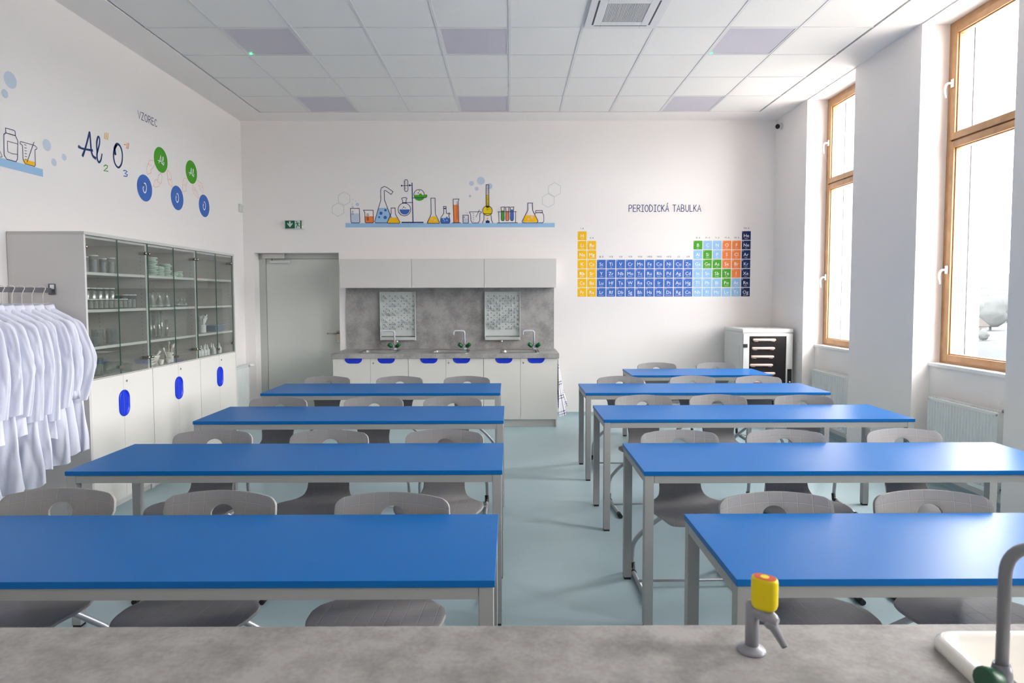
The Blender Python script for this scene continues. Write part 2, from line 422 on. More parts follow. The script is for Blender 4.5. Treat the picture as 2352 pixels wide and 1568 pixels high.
# ------------------------------------------------------------------ outside
hl = MB(); nx = 60
def hz(X, Y):
    d = max(0, X-120)
    return -14+min(d*.035, 20)+10*noise.noise((X*.004, Y*.004, 0))*min(1, d/150)+38*max(0, min(1, (X-500)/500))**1.2*(1+.5*noise.noise((Y*.003, 4, 1)))
rows = []
for i in range(nx):
    X = 110+1300*(i/(nx-1))**1.6; rows.append([(X, -500+60*j, hz(X, -500+60*j)) for j in range(42)])
hl.grid(rows)
o = hl.build('hillside', M['hill']); struct(o, 'hazy far hillside outside', 'hill')
tag(MB().box(4.4, 112, -120, 160, -14.6, -14).build('bounce_ground', M['bounce_ground'], None), 'unseen pale ground added below the windows to bounce daylight', 'ground', kind='structure')  # out of view; pale ground added to bounce daylight up to the ceiling
def house(x, y, rz, s, label):
    z = hz(x, y)
    t = thing('house', label, 'house', (x, y, z-.3), rz)
    MB().box(-5*s, 5*s, -4*s, 4*s, 0, 5.2*s).build('house_wall', M['housewall'], t)
    MB().prism([(-5.6*s, 5.0*s), (5.6*s, 5.0*s), (5.6*s, 5.3*s), (0, 8.4*s), (-5.6*s, 5.3*s)], -4.6*s, 4.6*s, 'y').build('roof', M['roof'], t)
    for k in (-2.4, .2, 2.6):
        MB().box(-5.06*s, -4.98*s, k*s-.6*s, k*s+.6*s, 2.6*s, 4.2*s).build('house_window', M['houseglass'], t)
    for k in (-2.6, 1.5):
        MB().box(k*s-.6*s, k*s+.6*s, -4.06*s, -3.98*s, 2.6*s, 4.2*s).build('house_window', M['houseglass'], t)
house(150, 208, .35, .8, 'pale house with brown roof seen through the window')
def trees(name, label, x, y, h, seed):
    b = MB(); r = random.Random(seed); z = hz(x, y)
    rows = []
    for i in range(9):
        t = i/8; rr = h*.36*math.sin(PI*min(.98, .12+t*.88))**.7
        rows.append([(rr*math.cos(2*PI*k/12)*(1+.25*r.uniform(-1, 1)), rr*math.sin(2*PI*k/12)*(1+.25*r.uniform(-1, 1)), h*(.12+.88*t)) for k in range(12)])
    b.grid(rows, wrap=True)
    tr = MB().tube([(0, 0, -1), (0, 0, h*.3)], h*.03, 8)
    t = thing('tree', label, 'tree', (x, y, z-.2)); b.build('foliage', M['tree'], t); tr.build('trunk', M['tree'], t)
trees('tree', 'hazy round tree in front of the pale house outside', 146, 196, 4, 1)
trees('tree', 'hazy taller tree further up the hill outside', 170, 225, 13, 2)
trees('tree', 'hazy small tree highest on the hill outside', 205, 262, 12, 3)

# ------------------------------------------------------------------ light: an overcast sky through the windows
w = bpy.data.worlds.new('world'); SC.world = w; w.use_nodes = True
bg = w.node_tree.nodes['Background']; bg.inputs[0].default_value = (1.0, .966, .964, 1); bg.inputs[1].default_value = 9.0
SC.view_settings.view_transform = 'Standard'; SC.view_settings.look = 'None'; SC.view_settings.gamma = 1.0; SC.view_settings.exposure = 1.66
SC.view_settings.use_curve_mapping = False
SC.cycles.use_denoising = True
SC.cycles.max_bounces = 14; SC.cycles.diffuse_bounces = 8; SC.cycles.glossy_bounces = 4; SC.cycles.transparent_max_bounces = 24; SC.cycles.caustics_reflective = False
SC.cycles.sample_clamp_indirect = 8
# ------------------------------------------------------------------ student tables
TT, TH = .74, .021       # top height and thickness
def table(name, label, x0, x1, y0, y1, group='blue student tables'):
    t = thing(name, label, 'table', ((x0+x1)/2, (y0+y1)/2, 0), 0, group)
    hx, hy = (x1-x0)/2, (y1-y0)/2; L = .042; z1 = TT-TH
    MB().box(-hx, hx, -hy, hy, z1+.0005, TT, 0, .0015).build('tabletop', M['blue'], t)
    i = .004
    for sx in (-1, 1):
        for sy in (-1, 1):
            xa = sx*(hx-i); ya = sy*(hy-i)
            lg = MB().box(xa, xa-sx*L, ya, ya-sy*L, .012, z1, 0, .002).build('leg', M['frame'], t)
            MB().box(xa-sx*.003, xa-sx*(L-.003), ya-sy*.003, ya-sy*(L-.003), 0, .0135).build('foot_glide', M['black'], lg)
    for sy in (-1, 1):
        ya = sy*(hy-i)
        MB().box(-hx+i+L+.0015, hx-i-L-.0015, ya-sy*.0005, ya-sy*.03, z1-.035, z1-.001).build('long_rail', M['frame'], t)
    for sx in (-1, 1):
        xa = sx*(hx-i)
        MB().box(xa-sx*.0005, xa-sx*.03, -hy+i+L+.0015, hy-i-L-.0015, z1-.035, z1-.001).build('short_rail', M['frame'], t)
    return t
TAB = [('L1', -2.05, -.045, 1.76, 2.31, 'nearest blue table on the cabinet side of the aisle'), ('L2', -2.053, -.038, 2.902, 3.452, 'second nearest blue table on the cabinet side'),
 ('L3', -2.05, -.044, 4.08, 4.632, 'third blue table from the bench on the cabinet side'), ('L4', -2.077, -.084, 5.262, 5.86, 'farthest blue table on the cabinet side, before the door'),
 ('R1', .638, 2.64, 1.762, 2.308, 'nearest blue table on the window side, behind the yellow tap'), ('R2', .611, 2.638, 2.873, 3.44, 'second nearest blue table on the window side'),
 ('R3', .606, 2.634, 4.103, 4.653, 'third blue table from the bench on the window side'), ('R4', .624, 2.66, 5.248, 5.82, 'fourth blue table from the bench on the window side'),
 ('R5', 1.237, 2.66, 6.42, 6.996, 'short farthest blue table before the charging cart')]
for k, x0, x1, y0, y1, lb in TAB: table('student_table', lb, x0, x1, y0, y1)

# ------------------------------------------------------------------ chairs
def shellmat():
    m = bpy.data.materials.new('grey moulded chair plastic'); m.use_nodes = True
    nt = m.node_tree; b = nt.nodes['Principled BSDF']; b.inputs['Roughness'].default_value = .5; b.inputs['Specular IOR Level'].default_value = .35
    uv = nt.nodes.new('ShaderNodeUVMap'); sp = nt.nodes.new('ShaderNodeSeparateXYZ'); nt.links.new(uv.outputs[0], sp.inputs[0])
    ds = []
    for ax in (0, 1):
        a = nt.nodes.new('ShaderNodeMath'); a.operation = 'PINGPONG'; a.inputs[1].default_value = .0275
        nt.links.new(sp.outputs[ax], a.inputs[0])
        c = nt.nodes.new('ShaderNodeMapRange'); c.inputs[1].default_value = .0; c.inputs[2].default_value = .0016; c.inputs[3].default_value = 0; c.inputs[4].default_value = 1
        nt.links.new(a.outputs[0], c.inputs[0]); ds.append(c)
    mn = nt.nodes.new('ShaderNodeMath'); mn.operation = 'MINIMUM'; nt.links.new(ds[0].outputs[0], mn.inputs[0]); nt.links.new(ds[1].outputs[0], mn.inputs[1])
    tc = nt.nodes.new('ShaderNodeTexCoord'); n = nt.nodes.new('ShaderNodeTexNoise'); n.inputs['Scale'].default_value = 260; nt.links.new(tc.outputs['Object'], n.inputs['Vector'])
    ad = nt.nodes.new('ShaderNodeMath'); ad.operation = 'MULTIPLY_ADD'; ad.inputs[1].default_value = .35; nt.links.new(n.outputs['Fac'], ad.inputs[0]); nt.links.new(mn.outputs[0], ad.inputs[2])
    bp = nt.nodes.new('ShaderNodeBump'); bp.inputs['Strength'].default_value = .55; bp.inputs['Distance'].default_value = .0012
    nt.links.new(ad.outputs[0], bp.inputs['Height']); nt.links.new(bp.outputs[0], b.inputs['Normal'])
    cr = nt.nodes.new('ShaderNodeMix'); cr.data_type = 'RGBA'; cr.inputs['A'].default_value = lin(158, 155, 153); cr.inputs['B'].default_value = lin(148, 145, 143)
    nt.links.new(mn.outputs[0], cr.inputs['Factor']); nt.links.new(cr.outputs['Result'], b.inputs['Base Color'])
    return m
M['shell'] = shellmat()
def interp(T, s):
    for (a, b) in zip(T, T[1:]):
        if s <= b[0]:
            t = (s-a[0])/(b[0]-a[0]+1e-9); t = max(0, min(1, t)); t = t*t*(3-2*t) if len(a) == 2 else t
            return tuple(a[i]+(b[i]-a[i])*t for i in range(1, len(a)))
    return T[-1][1:]
def chair_shell():
    ctr = [(-.215, .418), (-.205, .434), (-.18, .443), (-.12, .447), (-.04, .444), (.05, .440), (.11, .444), (.155, .462), (.185, .505), (.198, .56), (.208, .62), (.219, .68), (.232, .74), (.245, .80)]
    # resample the centre line by arc length (Catmull-Rom)
    P = [Vector((0, a, b)) for a, b in ctr]; fine = []
    for i in range(len(P)-1):
        p0 = P[max(0, i-1)]; p1 = P[i]; p2 = P[i+1]; p3 = P[min(len(P)-1, i+2)]
        for k in range(12):
            t = k/12; fine.append(.5*((2*p1)+(p2-p0)*t+(2*p0-5*p1+4*p2-p3)*t*t+(3*p1-p0-3*p2+p3)*t**3))
    fine.append(P[-1]); S = [0]
    for a, b in zip(fine, fine[1:]): S.append(S[-1]+(b-a).length)
    tot = S[-1]
    def at(s):
        s = max(0, min(tot, s))
        for i in range(len(S)-1):
            if s <= S[i+1]:
                t = (s-S[i])/(S[i+1]-S[i]+1e-9); return fine[i].lerp(fine[i+1], t)
        return fine[-1]
    W = [(0, .135), (.006, .155), (.02, .178), (.05, .203), (.10, .217), (.16, .229), (.22, .233), (.27, .222), (.31, .190), (.345, .152), (.38, .126), (.415, .115), (.45, .113), (.50, .120), (.54, .140), (.58, .170), (.62, .197), (.66, .212), (tot-.10, .218), (tot-.035, .2175), (tot-.022, .215), (tot-.012, .209), (tot-.005, .200), (tot, .188)]
    def wid(s):
        for a, b in zip(W, W[1:]):
            if s <= b[0]: return a[1]+(b[1]-a[1])*max(0, (s-a[0])/(b[0]-a[0]+1e-9))
        return W[-1][1]
    ss = [0, .004, .01, .02, .035]+[.05+.016*i for i in range(int((tot-.05-.04)/.016)+1)]
    ss = [s for s in ss if s < tot-.03]+[tot-.028, tot-.020, tot-.013, tot-.008, tot-.004, tot]
    NU = 28; rows = []; uvs = []
    for s in ss:
        p = at(s); w = wid(s); row = []; uvr = []
        back = max(0, min(1, (s-.42)/.2)); seat = max(0, min(1, (.40-s)/.1)); top = max(0, min(1, (s-(tot-.22))/.22))
        for k in range(NU+1):
            u = -1+2*k/NU; x = u*w; q = (x/.218)
            y = p.y-.034*back*q*q+(.045*u*u if s < .02 else .045*u*u*max(0, 1-(s-.02)/.12))*seat
            z = p.z+.012*seat*max(0, abs(q)-.2)**2-.020*top*q*q-.010*max(0, 1-s/.06)*u*u
            row.append(Vector((x, y, z))); uvr.append((x+.5+.0133, s+.0133))
        rows.append(row); uvs.append(uvr)
    # grip hole
    hs, ha, hb = tot-.088, .047, .037
    bm = bmesh.new(); ul = bm.loops.layers.uv.new('UVMap'); V = []; flat = {}
    for i, row in enumerate(rows):
        V.append([bm.verts.new(p) for p in row])
    n = NU+1
    def inside(i, k):
        x = rows[i][k].x; return (x/ha)**2+((ss[i]-hs)/hb)**2
    # pull the vertices next to the ellipse onto it
    for i in range(len(rows)):
        for k in range(n):
            e = inside(i, k)
            if .45 < e < 1.75:
                r = e**.5; x = rows[i][k].x/r; s2 = hs+(ss[i]-hs)/r; p = at(s2); q = x/.218
                V[i][k].co = Vector((x, p.y-.034*q*q, p.z-.020*max(0, min(1, (s2-(tot-.22))/.22))*q*q)); uvs[i][k] = (x+.5133, s2+.0133); flat[(i, k)] = 1
    for i in range(len(rows)-1):
        for k in range(NU):
            c4 = [(i, k), (i, k+1), (i+1, k+1), (i+1, k)]
            if all(inside(*c) <= 1.0 or c in flat for c in c4) and sum(inside(*c) for c in c4)/4 < 1.02: continue
            fc = bm.faces.new([V[a][b] for a, b in c4]); fc.smooth = True
            for lp, (a, b) in zip(fc.loops, c4): lp[ul].uv = uvs[a][b]
    bmesh.ops.delete(bm, geom=[v for v in bm.verts if not v.link_faces], context='VERTS')
    me = bpy.data.meshes.new('seat_shell'); bm.to_mesh(me); bm.free(); me.materials.append(M['shell'])
    o = bpy.data.objects.new('seat_shell', me); COL.objects.link(o)
    md = o.modifiers.new('thickness', 'SOLIDIFY'); md.thickness = .011; md.offset = 0
    bv = o.modifiers.new('rounded', 'BEVEL'); bv.width = .003; bv.segments = 2; bv.limit_method = 'ANGLE'; bv.angle_limit = .9
    ev = bpy.data.meshes.new_from_object(o.evaluated_get(bpy.context.evaluated_depsgraph_get()))
    o.modifiers.clear(); o.data = ev; ev.name = 'seat_shell'
    for p in ev.polygons: p.use_smooth = True
    return o
def make_chair():
    t = thing('school_chair', '', 'chair')
    s = chair_shell(); s.parent = t
    for sx in (-1, 1):
        p = smoothpath([(sx*.06, .06, .418), (sx*.09, .125, .365), (sx*.18, .20, .262), (sx*.25, .218, .175), (sx*.252, .240, .06), (sx*.25, .25, .0135), (sx*.25, -.15, .0135)], .045, 6)
        lg = MB().tube(p, .0125, 10).build('runner_leg', M['tubegrey'], t)
        MB().tube([(sx*.25, -.10, .015), (sx*.25, -.165, .015)], [.0155, .0145], 10).build('end_cap', M['black'], lg)
        MB().tube([(sx*.2475, .238, .055), (sx*.2485, .232, .014), (sx*.2485, .19, .0145)], .0148, 10).build('floor_glide', M['black'], lg)
    MB().tube([(-.249, .06, .028), (.249, .06, .028)], .007, 8).build('cross_bar', M['tubegrey'], t)
    MB().box(-.13, .13, -.06, .125, .408, .434, 0, .006).build('seat_mount', M['black'], t)
    return t
CH = {'L1': [(-1.738, 2.451), (-1.097, 2.417), (-.442, 2.389)], 'L2': [(-1.651, 3.54), (-1.004, 3.532), (-.364, 3.535)], 'L3': [(-1.709, 4.704), (-1.012, 4.715), (-.426, 4.71)],
 'L4': [(-1.707, 5.95), (-1.032, 5.937), (-.402, 5.925)], 'R1': [(.991, 2.381), (1.591, 2.397)], 'R2': [(.928, 3.507), (1.517, 3.511), (2.176, 3.527)], 'R3': [(.991, 4.765), (1.556, 4.778), (2.185, 4.746)],
 'R4': [(1.02, 5.90), (1.686, 5.918), (2.295, 5.90)], 'R5': [(1.631, 7.1), (2.287, 7.085)]}
ROT = {'L1': (2, -3, -3), 'L2': (2, 1, -2), 'L3': (-3, 3, 0), 'L4': (0, 2, -2), 'R1': (2, -3), 'R2': (1, -2, 3), 'R3': (3, 0, -3), 'R4': (-2, 3, 0), 'R5': (0, -2)}
WHERE = {'L1': 'nearest table on the cabinet side', 'L2': 'second table on the cabinet side', 'L3': 'third table on the cabinet side', 'L4': 'farthest table on the cabinet side',
 'R1': 'nearest table on the window side', 'R2': 'second table on the window side', 'R3': 'third table on the window side', 'R4': 'fourth table on the window side', 'R5': 'short farthest table'}
base = make_chair(); first = True
for k, L in CH.items():
    for i, (x, y) in enumerate(L):
        n = len(L); a = i if k[0] == 'R' else n-1-i       # 0 = closest to the aisle
        if n == 3: pos = ['closest to the aisle', 'in the middle', 'furthest from the aisle'][a]
        else: pos = ['nearer the aisle', 'further from the aisle'][a]
        if k == 'R5': pos = ['on its sink side', 'on its charging cart side'][a]
        lb = 'grey plastic chair behind %s, %s' % (WHERE[k], pos)
        rz = math.radians(ROT[k][i]); loc = (x+math.sin(rz)*.245, y-math.cos(rz)*.245, 0)
        if first: base.location = loc; base.rotation_euler = (0, 0, rz); base['label'] = lb; base['group'] = 'grey school chairs'; first = False
        else: dup(base, loc, rz, lb, 'grey school chairs')

# ------------------------------------------------------------------ teacher bench in the foreground, gas tap, sink, faucet
t = thing('teacher_bench', 'concrete look teacher bench across the foreground', 'bench', (0, .8, 0))
bw = MB(); bw.box(-2.6, 2.6, .337, .41, .86, .90); bw.box(-2.6, 2.6, -.36, -.018, .86, .90); bw.box(-2.6, .785, -.018, .337, .86, .90); bw.box(1.285, 2.6, -.018, .337, .86, .90)
bw.build('worktop', M['benchtop'], t)
MB().box(-2.55, 2.55, -.30, .36, .0, .70).build('bench_body', M['doorwhite'], t)
bx, by = .435, 1.12
t = thing('gas_tap', 'grey bench gas tap with yellow handle', 'tap', (bx, by, .90))
MB().lathe([(.0245, 0), (.0245, .003), (.022, .006), (.0135, .009), (.0118, .012)], n=28).build('base_flange', M['tapgrey'], t)
MB().lathe([(.0118, .008), (.0118, .086), (.0095, .0915), (.0, .093)], n=24).build('column', M['tapgrey'], t)
d = Vector((.62, -.74, -.12)).normalized()
b = MB(); p0 = Vector((-.002, .003, .078)); p1 = p0+d*.052
b.tube([p0, p0+d*.02, p1-d*.012, p1-d*.006, p1], [.0115, .012, .0125, .0105, .006], 16)
b.build('valve_body', M['tapgrey'], t)
b = MB(); q0 = p0+d*.036+Vector((0, 0, -.004)); dn = Vector((.40, -.46, -.80)).normalized()
b.tube([q0, q0+dn*.006, q0+dn*.010, q0+dn*.014, q0+dn*.046], [.0125, .0125, .0115, .0082, .0054], 16)
nz = b.build('nozzle', M['tapgrey'], t)
b = MB(); b.tube([q0+dn*.0455, q0+dn*.0475], [.0050, .0044], 12); b.build('nozzle_opening', M['black'], nz)
hc = p0+d*.026
b = MB(); ang = math.radians(-38)
def stad(rx, ry, n=12):
    pts = [(rx+ry*math.cos(a), ry*math.sin(a)) for a in [(-PI/2+PI*i/n) for i in range(n+1)]]+[(-rx+ry*math.cos(a), ry*math.sin(a)) for a in [(PI/2+PI*i/n) for i in range(n+1)]]
    return [(x*math.cos(ang)-y*math.sin(ang), x*math.sin(ang)+y*math.cos(ang)) for x, y in pts]
prof = [(.80, .012), (.92, .016), (1, .022), (1, .062), (.97, .066), (.90, .068), (.86, .0682)]
rows = [[(hc.x+x*k, hc.y+y*k, hc.z+z) for x, y in stad(.0085, .0145)] for k, z in prof]
b.grid(rows, wrap=True); b.add(rows[-1], [list(range(len(rows[-1])))]); b.add(rows[0], [list(range(len(rows[0])))])
hd = b.build('tap_handle', M['yellow'], t)
MB().prism([(hc.x+x*.84, hc.y+y*.84) for x, y in stad(.0085, .0145)], hc.z+.0675, hc.z+.0688).build('red_cap_ring', M['red'], hd)
MB().prism([(hc.x+x, hc.y+y) for x, y in arc(0, 0, .0075, 0, 340, 17)], hc.z+.0682, hc.z+.0694).build('cap_centre', M['yellow'], hd)
b = MB().tube([(hc.x, hc.y, hc.z-.004), (hc.x, hc.y, hc.z+.014)], .0095, 14); b.build('stem', M['tapgrey'], t)
# white ceramic sink set on the bench
t = thing('bench_sink', 'white ceramic sink standing proud of the teacher bench', 'sink', (1.04, .96, .90))
def rrect(hx, hy, r, n=6):
    out = []
    for cx, cy, a in ((hx-r, hy-r, 0), (-hx+r, hy-r, 90), (-hx+r, -hy+r, 180), (hx-r, -hy+r, 270)): out += arc(cx, cy, r, a, a+90, n)
    return out
rows = []
for hx, hy, r, z in [(.262, .192, .03, .0005), (.264, .194, .032, .008), (.262, .192, .03, .016), (.254, .184, .026, .022), (.2435, .1735, .024, .022), (.238, .168, .022, .018), (.2345, .1645, .022, .006), (.228, .158, .03, -.13), (.20, .13, .03, -.15), (.04, .04, .03, -.155)]:
    inner = hx < .24
    sh = lambda x, y: x if x > 0 else x-.28*(.19-max(y, .06))+(.045 if inner and y < .05 else 0)
    rows.append([(max(sh(x, y), -.250) if z < .01 and inner else sh(x, y), y, z) for x, y in rrect(hx, hy, r)])
b = MB().grid(rows, wrap=True); b.add(rows[-1], [list(range(len(rows[-1])))]); b.build('basin_rim', M['porcel'], t)
MB().lathe([(.03, 0), (.03, .002), (.022, .0025), (.0, .0025)], (0, 0, -.155), 20).build('drain', M['chrome'], t)
t = thing('bench_faucet', 'grey gooseneck faucet with green handle at the bench sink', 'faucet', (.782, .985, .90))
MB().lathe([(.022, .0225), (.022, .026), (.017, .01), (.015, .04), (.012, .055)], n=20).build('base', M['faucetgrey'], t)
MB().tube(smoothpath([(0, 0, .02), (0, 0, .242), (.20, .0, .242), (.20, .0, .16)], .045, 8), .0092, 14).build('spout', M['faucetgrey'], t)
b = MB(); b.tube([(-.002, 0, .026), (-.016, -.004, .030)], .009, 12); st = b.build('handle_stem', M['faucetgrey'], t)
b = MB(); b.tube([(-.010, -.003, .028), (-.015, -.005, .030), (-.036, -.012, .037), (-.040, -.013, .038)], [.015, .019, .019, .016], 14); b.build('handle', M['dgreen'], t)
# ------------------------------------------------------------------ display cabinets along the left wall
CX = -2.87                      # door plane
CY = [4.32, 5.098, 5.884, 6.66]
ZT, ZM, ZK = 1.985, .972, .06
CABN = ['nearest the lab coats', 'in the middle of the three', 'farthest, next to the back wall']
SHZ = [1.715, 1.455, 1.195]
for u in range(3):
    y0, y1 = CY[u]+.0008, CY[u+1]-.0008
    t = thing('display_cabinet', 'tall glass fronted display cabinet, '+CABN[u], 'cabinet', (CX, y0, 0), 0, 'glass fronted display cabinets')
    W = y1-y0; X1 = XL+.004-CX; xf = -.022
    cb = MB()
    cb.box(X1, 0 if u == 0 else xf, 0, .019, 0, ZT-.022); cb.box(X1, 0 if u == 2 else xf, W-.019, W, 0, ZT-.022)
    cb.box(X1, X1+.012, .019, W-.019, ZK, ZT-.022); cb.box(X1+.012, xf, .019, W-.019, ZM-.022, ZM)
    cb.box(X1+.012, xf, .019, W-.019, ZK-.02, ZK); cb.box(X1, xf, .019, W-.019, ZT-.04, ZT-.022)
    cb.build('carcass', M['sidegrey'], t)
    MB().box(X1, .004, 0, W, ZT-.022, ZT, 0, .002).build('top_panel', M['carcass'], t)
    MB().box(xf-.03, xf-.012, .0, W, 0, ZK-.02).build('plinth', M['carcass'], t)
    hb = MB()    # rows of shelf pin holes in the sides
    for z in [ZM+.05+.032*i for i in range(28)]:
        for x in (-.06, -.40): hb.lathe([(.003, 0), (.003, .0006)], (x, W-.0192, z), 6, axis=(0, -1, 0))
    hb.build('shelf_pin_holes', M['hole'], t)
    for z in SHZ: MB().box(X1+.013, xf-.004, .020, W-.020, z-.02, z, 0, .0012).build('shelf', M['shelf'], t)
    mid = W/2
    e0, e1 = (.0205 if u == 0 else .002), (W-.0205 if u == 2 else W-.002)
    for k, (a, b_) in enumerate(((e0+.001, mid-.0015), (mid+.0015, e1-.001))):
        gd = MB().box(-.018, -.012, a, b_, ZM+.004, ZT-.026).build('glass_door', M['cabglass'], t)
        e = MB(); e.box(-.0183, -.0117, a-.0003, a+.0008, ZM+.004, ZT-.026); e.box(-.0183, -.0117, b_-.0008, b_+.0003, ZM+.004, ZT-.026)
        e.build('glass_edge', M['glassedge'], gd)
        yh = a+.022 if k == 0 else b_-.022
        for z in (ZM+.09, ZT-.10):
            h = MB(); h.lathe([(.013, 0), (.013, .006), (.011, .009), (0, .0095)], (-.012, yh, z), 16, axis=(1, 0, 0))
            h.lathe([(.012, 0), (.012, .010)], (-.028, yh, z), 16, axis=(1, 0, 0)); h.box(-.060, -.026, yh-.012, yh+.004 if k == 0 else yh+.012, z-.010, z+.010)
            h.build('hinge', M['nickel'], gd)
    lk = MB(); lk.prism([(mid-.028+y, ZM+.055+z) for y, z in arc(0, 0, .011, 90, 270, 8)]+[(mid+.012+y, ZM+.055+z) for y, z in arc(0, 0, .011, -90, 90, 8)], -.012, -.002, 'x')
    lk.build('glass_door_lock', M['nickel'], t)
    for k, (a, b_) in enumerate(((e0, mid-.0012), (mid+.0012, e1))):
        d = MB().box(-.019, 0, a, b_, ZK, ZM-.004, 0, .0012).build('door', M['doorwhite'], t)
        # half of the oval recessed pull on each door
        zc, hh, r = .757, .098, .062
        s = -1 if k == 0 else 1; yc = mid-.0012 if k == 0 else mid+.0012
        rim = [(yc, zc-hh)]+[(yc+s*r*math.sin(math.radians(q)), zc-(hh-r)-r*math.cos(math.radians(q))) for q in range(0, 91, 9)]+[(yc+s*r*math.sin(math.radians(q)), zc+(hh-r)-r*math.cos(math.radians(q))) for q in range(90, 181, 9)]
        def sc(kf, x): return [(x, yc+(y-yc)*kf, zc+(z-zc)*(1-(1-kf)*.62)) for y, z in rim]
        h = MB(); rows = [sc(1, .0002), sc(1, .006), sc(.96, .0085), sc(.86, .0085), sc(.80, .006), sc(.76, .0006)]
        h.grid(rows); h.add(rows[-1], [list(range(len(rows[-1])))])
        h.build('recessed_pull', M['handle'], d)
        if k == 1:
            MB().lathe([(.0085, 0), (.0085, .003), (.006, .004), (0, .004)], (0, a+.038, ZM-.055), 14, axis=(1, 0, 0)).build('lock', M['nickel'], d)

# --- contents. heights of the glassware follow simple lathe profiles (radius, height)
def cyl_glass(r, h, t=.0015): return [(r*.92, 0), (r, .004), (r, h-.003), (r+.0015, h), (r-t, h), (r-t, .005), (0, .004)]
def jar_glass(r, h): return [(r*.95, 0), (r, .004), (r, h*.78), (r*.8, h*.87), (r*.8, h), (r*.72, h), (r*.72, h*.86), (r*.93, h*.76), (r*.93, .006), (0, .005)]
def erlen(r, h): return [(r*.94, 0), (r, .005), (r*.95, h*.12), (r*.34, h*.68), (r*.32, h*.95), (r*.4, h), (r*.28, h), (r*.26, h*.68), (r*.86, h*.13), (r*.9, .006), (0, .005)]
def volum(r, h): return [(r*.6, 0), (r, h*.16), (r*.9, h*.33), (r*.24, h*.46), (r*.22, h*.97), (r*.3, h), (r*.18, h), (r*.18, h*.47), (r*.8, h*.3), (r*.9, h*.16), (r*.5, .004), (0, .004)]
PROTO = {}
def ware(key, name, label, cat, loc, group, build, rz=0):
    if key in PROTO: return dup(PROTO[key], loc, rz, label, group)
    t = thing(name, label, cat, loc, rz, group); build(t); PROTO[key] = t; return t
def glassy(prof, m='ware', part='glass_body', fill=None, cap=None, n=18):
    def f(t):
        MB().lathe(prof, n=n).build(part, M[m], t)
        if fill: MB().lathe([(fill[0], .006), (fill[0], fill[1])], n=n).build('contents', M[fill[2]], t)
        if cap: MB().lathe([(cap[0], cap[1]), (cap[0], cap[1]+cap[2]), (cap[0]*.8, cap[1]+cap[2]+.002)], n=n).build('lid', M[cap[3]], t)
    return f
def z_(i): return SHZ[i]+.0006 if i < 3 else ZM+.0006
C0, C1, C2 = 'cabinet nearest the coats', 'middle glass cabinet', 'farthest glass cabinet'
# nearest cabinet, top shelf: five tall jars with pale contents
for i, (y, x, r, h, f) in enumerate([(4.475, -3.03, .032, .115, 'whitelab'), (4.56, -3.03, .027, .108, 'whitelab'), (4.655, -3.03, .034, .122, 'labelblue'), (4.75, -3.02, .026, .105, 'labelblue'), (4.845, -3.02, .031, .115, 'whitelab')]):
    ware(('tj', i), 'tall_jar', '%s tall jar from the coats on top shelf of the %s' % (ORD[i], C0), 'jar', (x, y, z_(0)), 'tall jars on the top shelf',
         glassy(cyl_glass(r, h), fill=(r*.72, h*.8, f), cap=(r*1.02, h, .006, 'whitelab')))
# second shelf: short jars in front carrying a row of tall ones behind, then five jars
for i in range(9):
    ware('sj', 'squat_jar', '%s squat cream jar from the coats in front row of second shelf' % ORD[i], 'jar', (-2.965, 4.44+.058*i, z_(1)), 'squat cream jars on the second shelf',
         glassy(cyl_glass(.0265, .066), fill=(.022, .058, 'cream'), cap=(.027, .066, .005, 'whitelab')))
for i in range(7):
    ware('mj', 'clear_jar', '%s clear jar from the coats in back row of second shelf' % ORD[i], 'jar', (-3.06, 4.46+.073*i, z_(1)), 'clear jars at the back of the second shelf', glassy(jar_glass(.033, .145), fill=(.026, .07, 'cream'), cap=(.028, .145, .008, 'whitelab')))
for i in range(5):
    ware('pj', 'powder_jar', '%s pale jar from the coats in the right half of second shelf' % ORD[i], 'jar', (-2.98-.068*(i % 2), 4.93+.028*i, z_(1)), 'pale jars in the right half of the second shelf',
         glassy(cyl_glass(.028, .098), fill=(.021, .07, 'whitelab'), cap=(.0285, .098, .006, 'whitelab')))
# third shelf: beakers
for i, (y, x, r, h) in enumerate([(4.45, -3.02, .036, .12), (4.535, -3.04, .031, .115), (4.615, -3.0, .030, .112), (4.695, -3.03, .032, .108), (4.775, -3.0, .028, .11), (4.85, -3.03, .03, .106)]):
    ware(('bk', i), 'glass_beaker', '%s clear beaker from the coats on third shelf of the %s' % (ORD[i], C0), 'beaker', (x, y, z_(2)), 'beakers on the third shelf', glassy(cyl_glass(r, h)))
for i in range(2):
    ware('bs', 'glass_beaker', '%s small beaker at the front of third shelf, %s' % (ORD[i], C0), 'beaker', (-2.94, 4.43+.075*i, z_(2)), 'small beakers on the third shelf', glassy(cyl_glass(.029, .066)))
# bottom shelf: clay pot, bowl, tall glass with rods, green dishes
ware('clay', 'clay_pot', 'terracotta pot on bottom shelf of the '+C0, 'pot', (-3.06, 4.50, z_(3)), None, glassy([(.028, 0), (.040, .05), (.044, .052), (.044, .066), (.038, .066), (.034, .05), (0, .01)], 'clay', 'pot_body'))
ware('bowl', 'glass_bowl', 'small clear bowl in front of the terracotta pot', 'bowl', (-2.955, 4.45, z_(3)), None, glassy([(.018, 0), (.03, .012), (.036, .034), (.034, .034), (.028, .014), (0, .006)]))
def rodglass(t):
    MB().lathe(cyl_glass(.040, .125)).build('glass_body', M['wareg'], t)
    for k in range(7):
        a = k*2*PI/7; MB().tube([(.012*math.cos(a), .012*math.sin(a), .008), (.030*math.cos(a+.6), .030*math.sin(a+.6), .118)], .0042, 8).build('rod', M['cream'], t)
ware('rods', 'glass_of_rods', 'tall greenish glass holding pale rods on the bottom shelf', 'beaker', (-3.0, 4.615, z_(3)), None, rodglass)
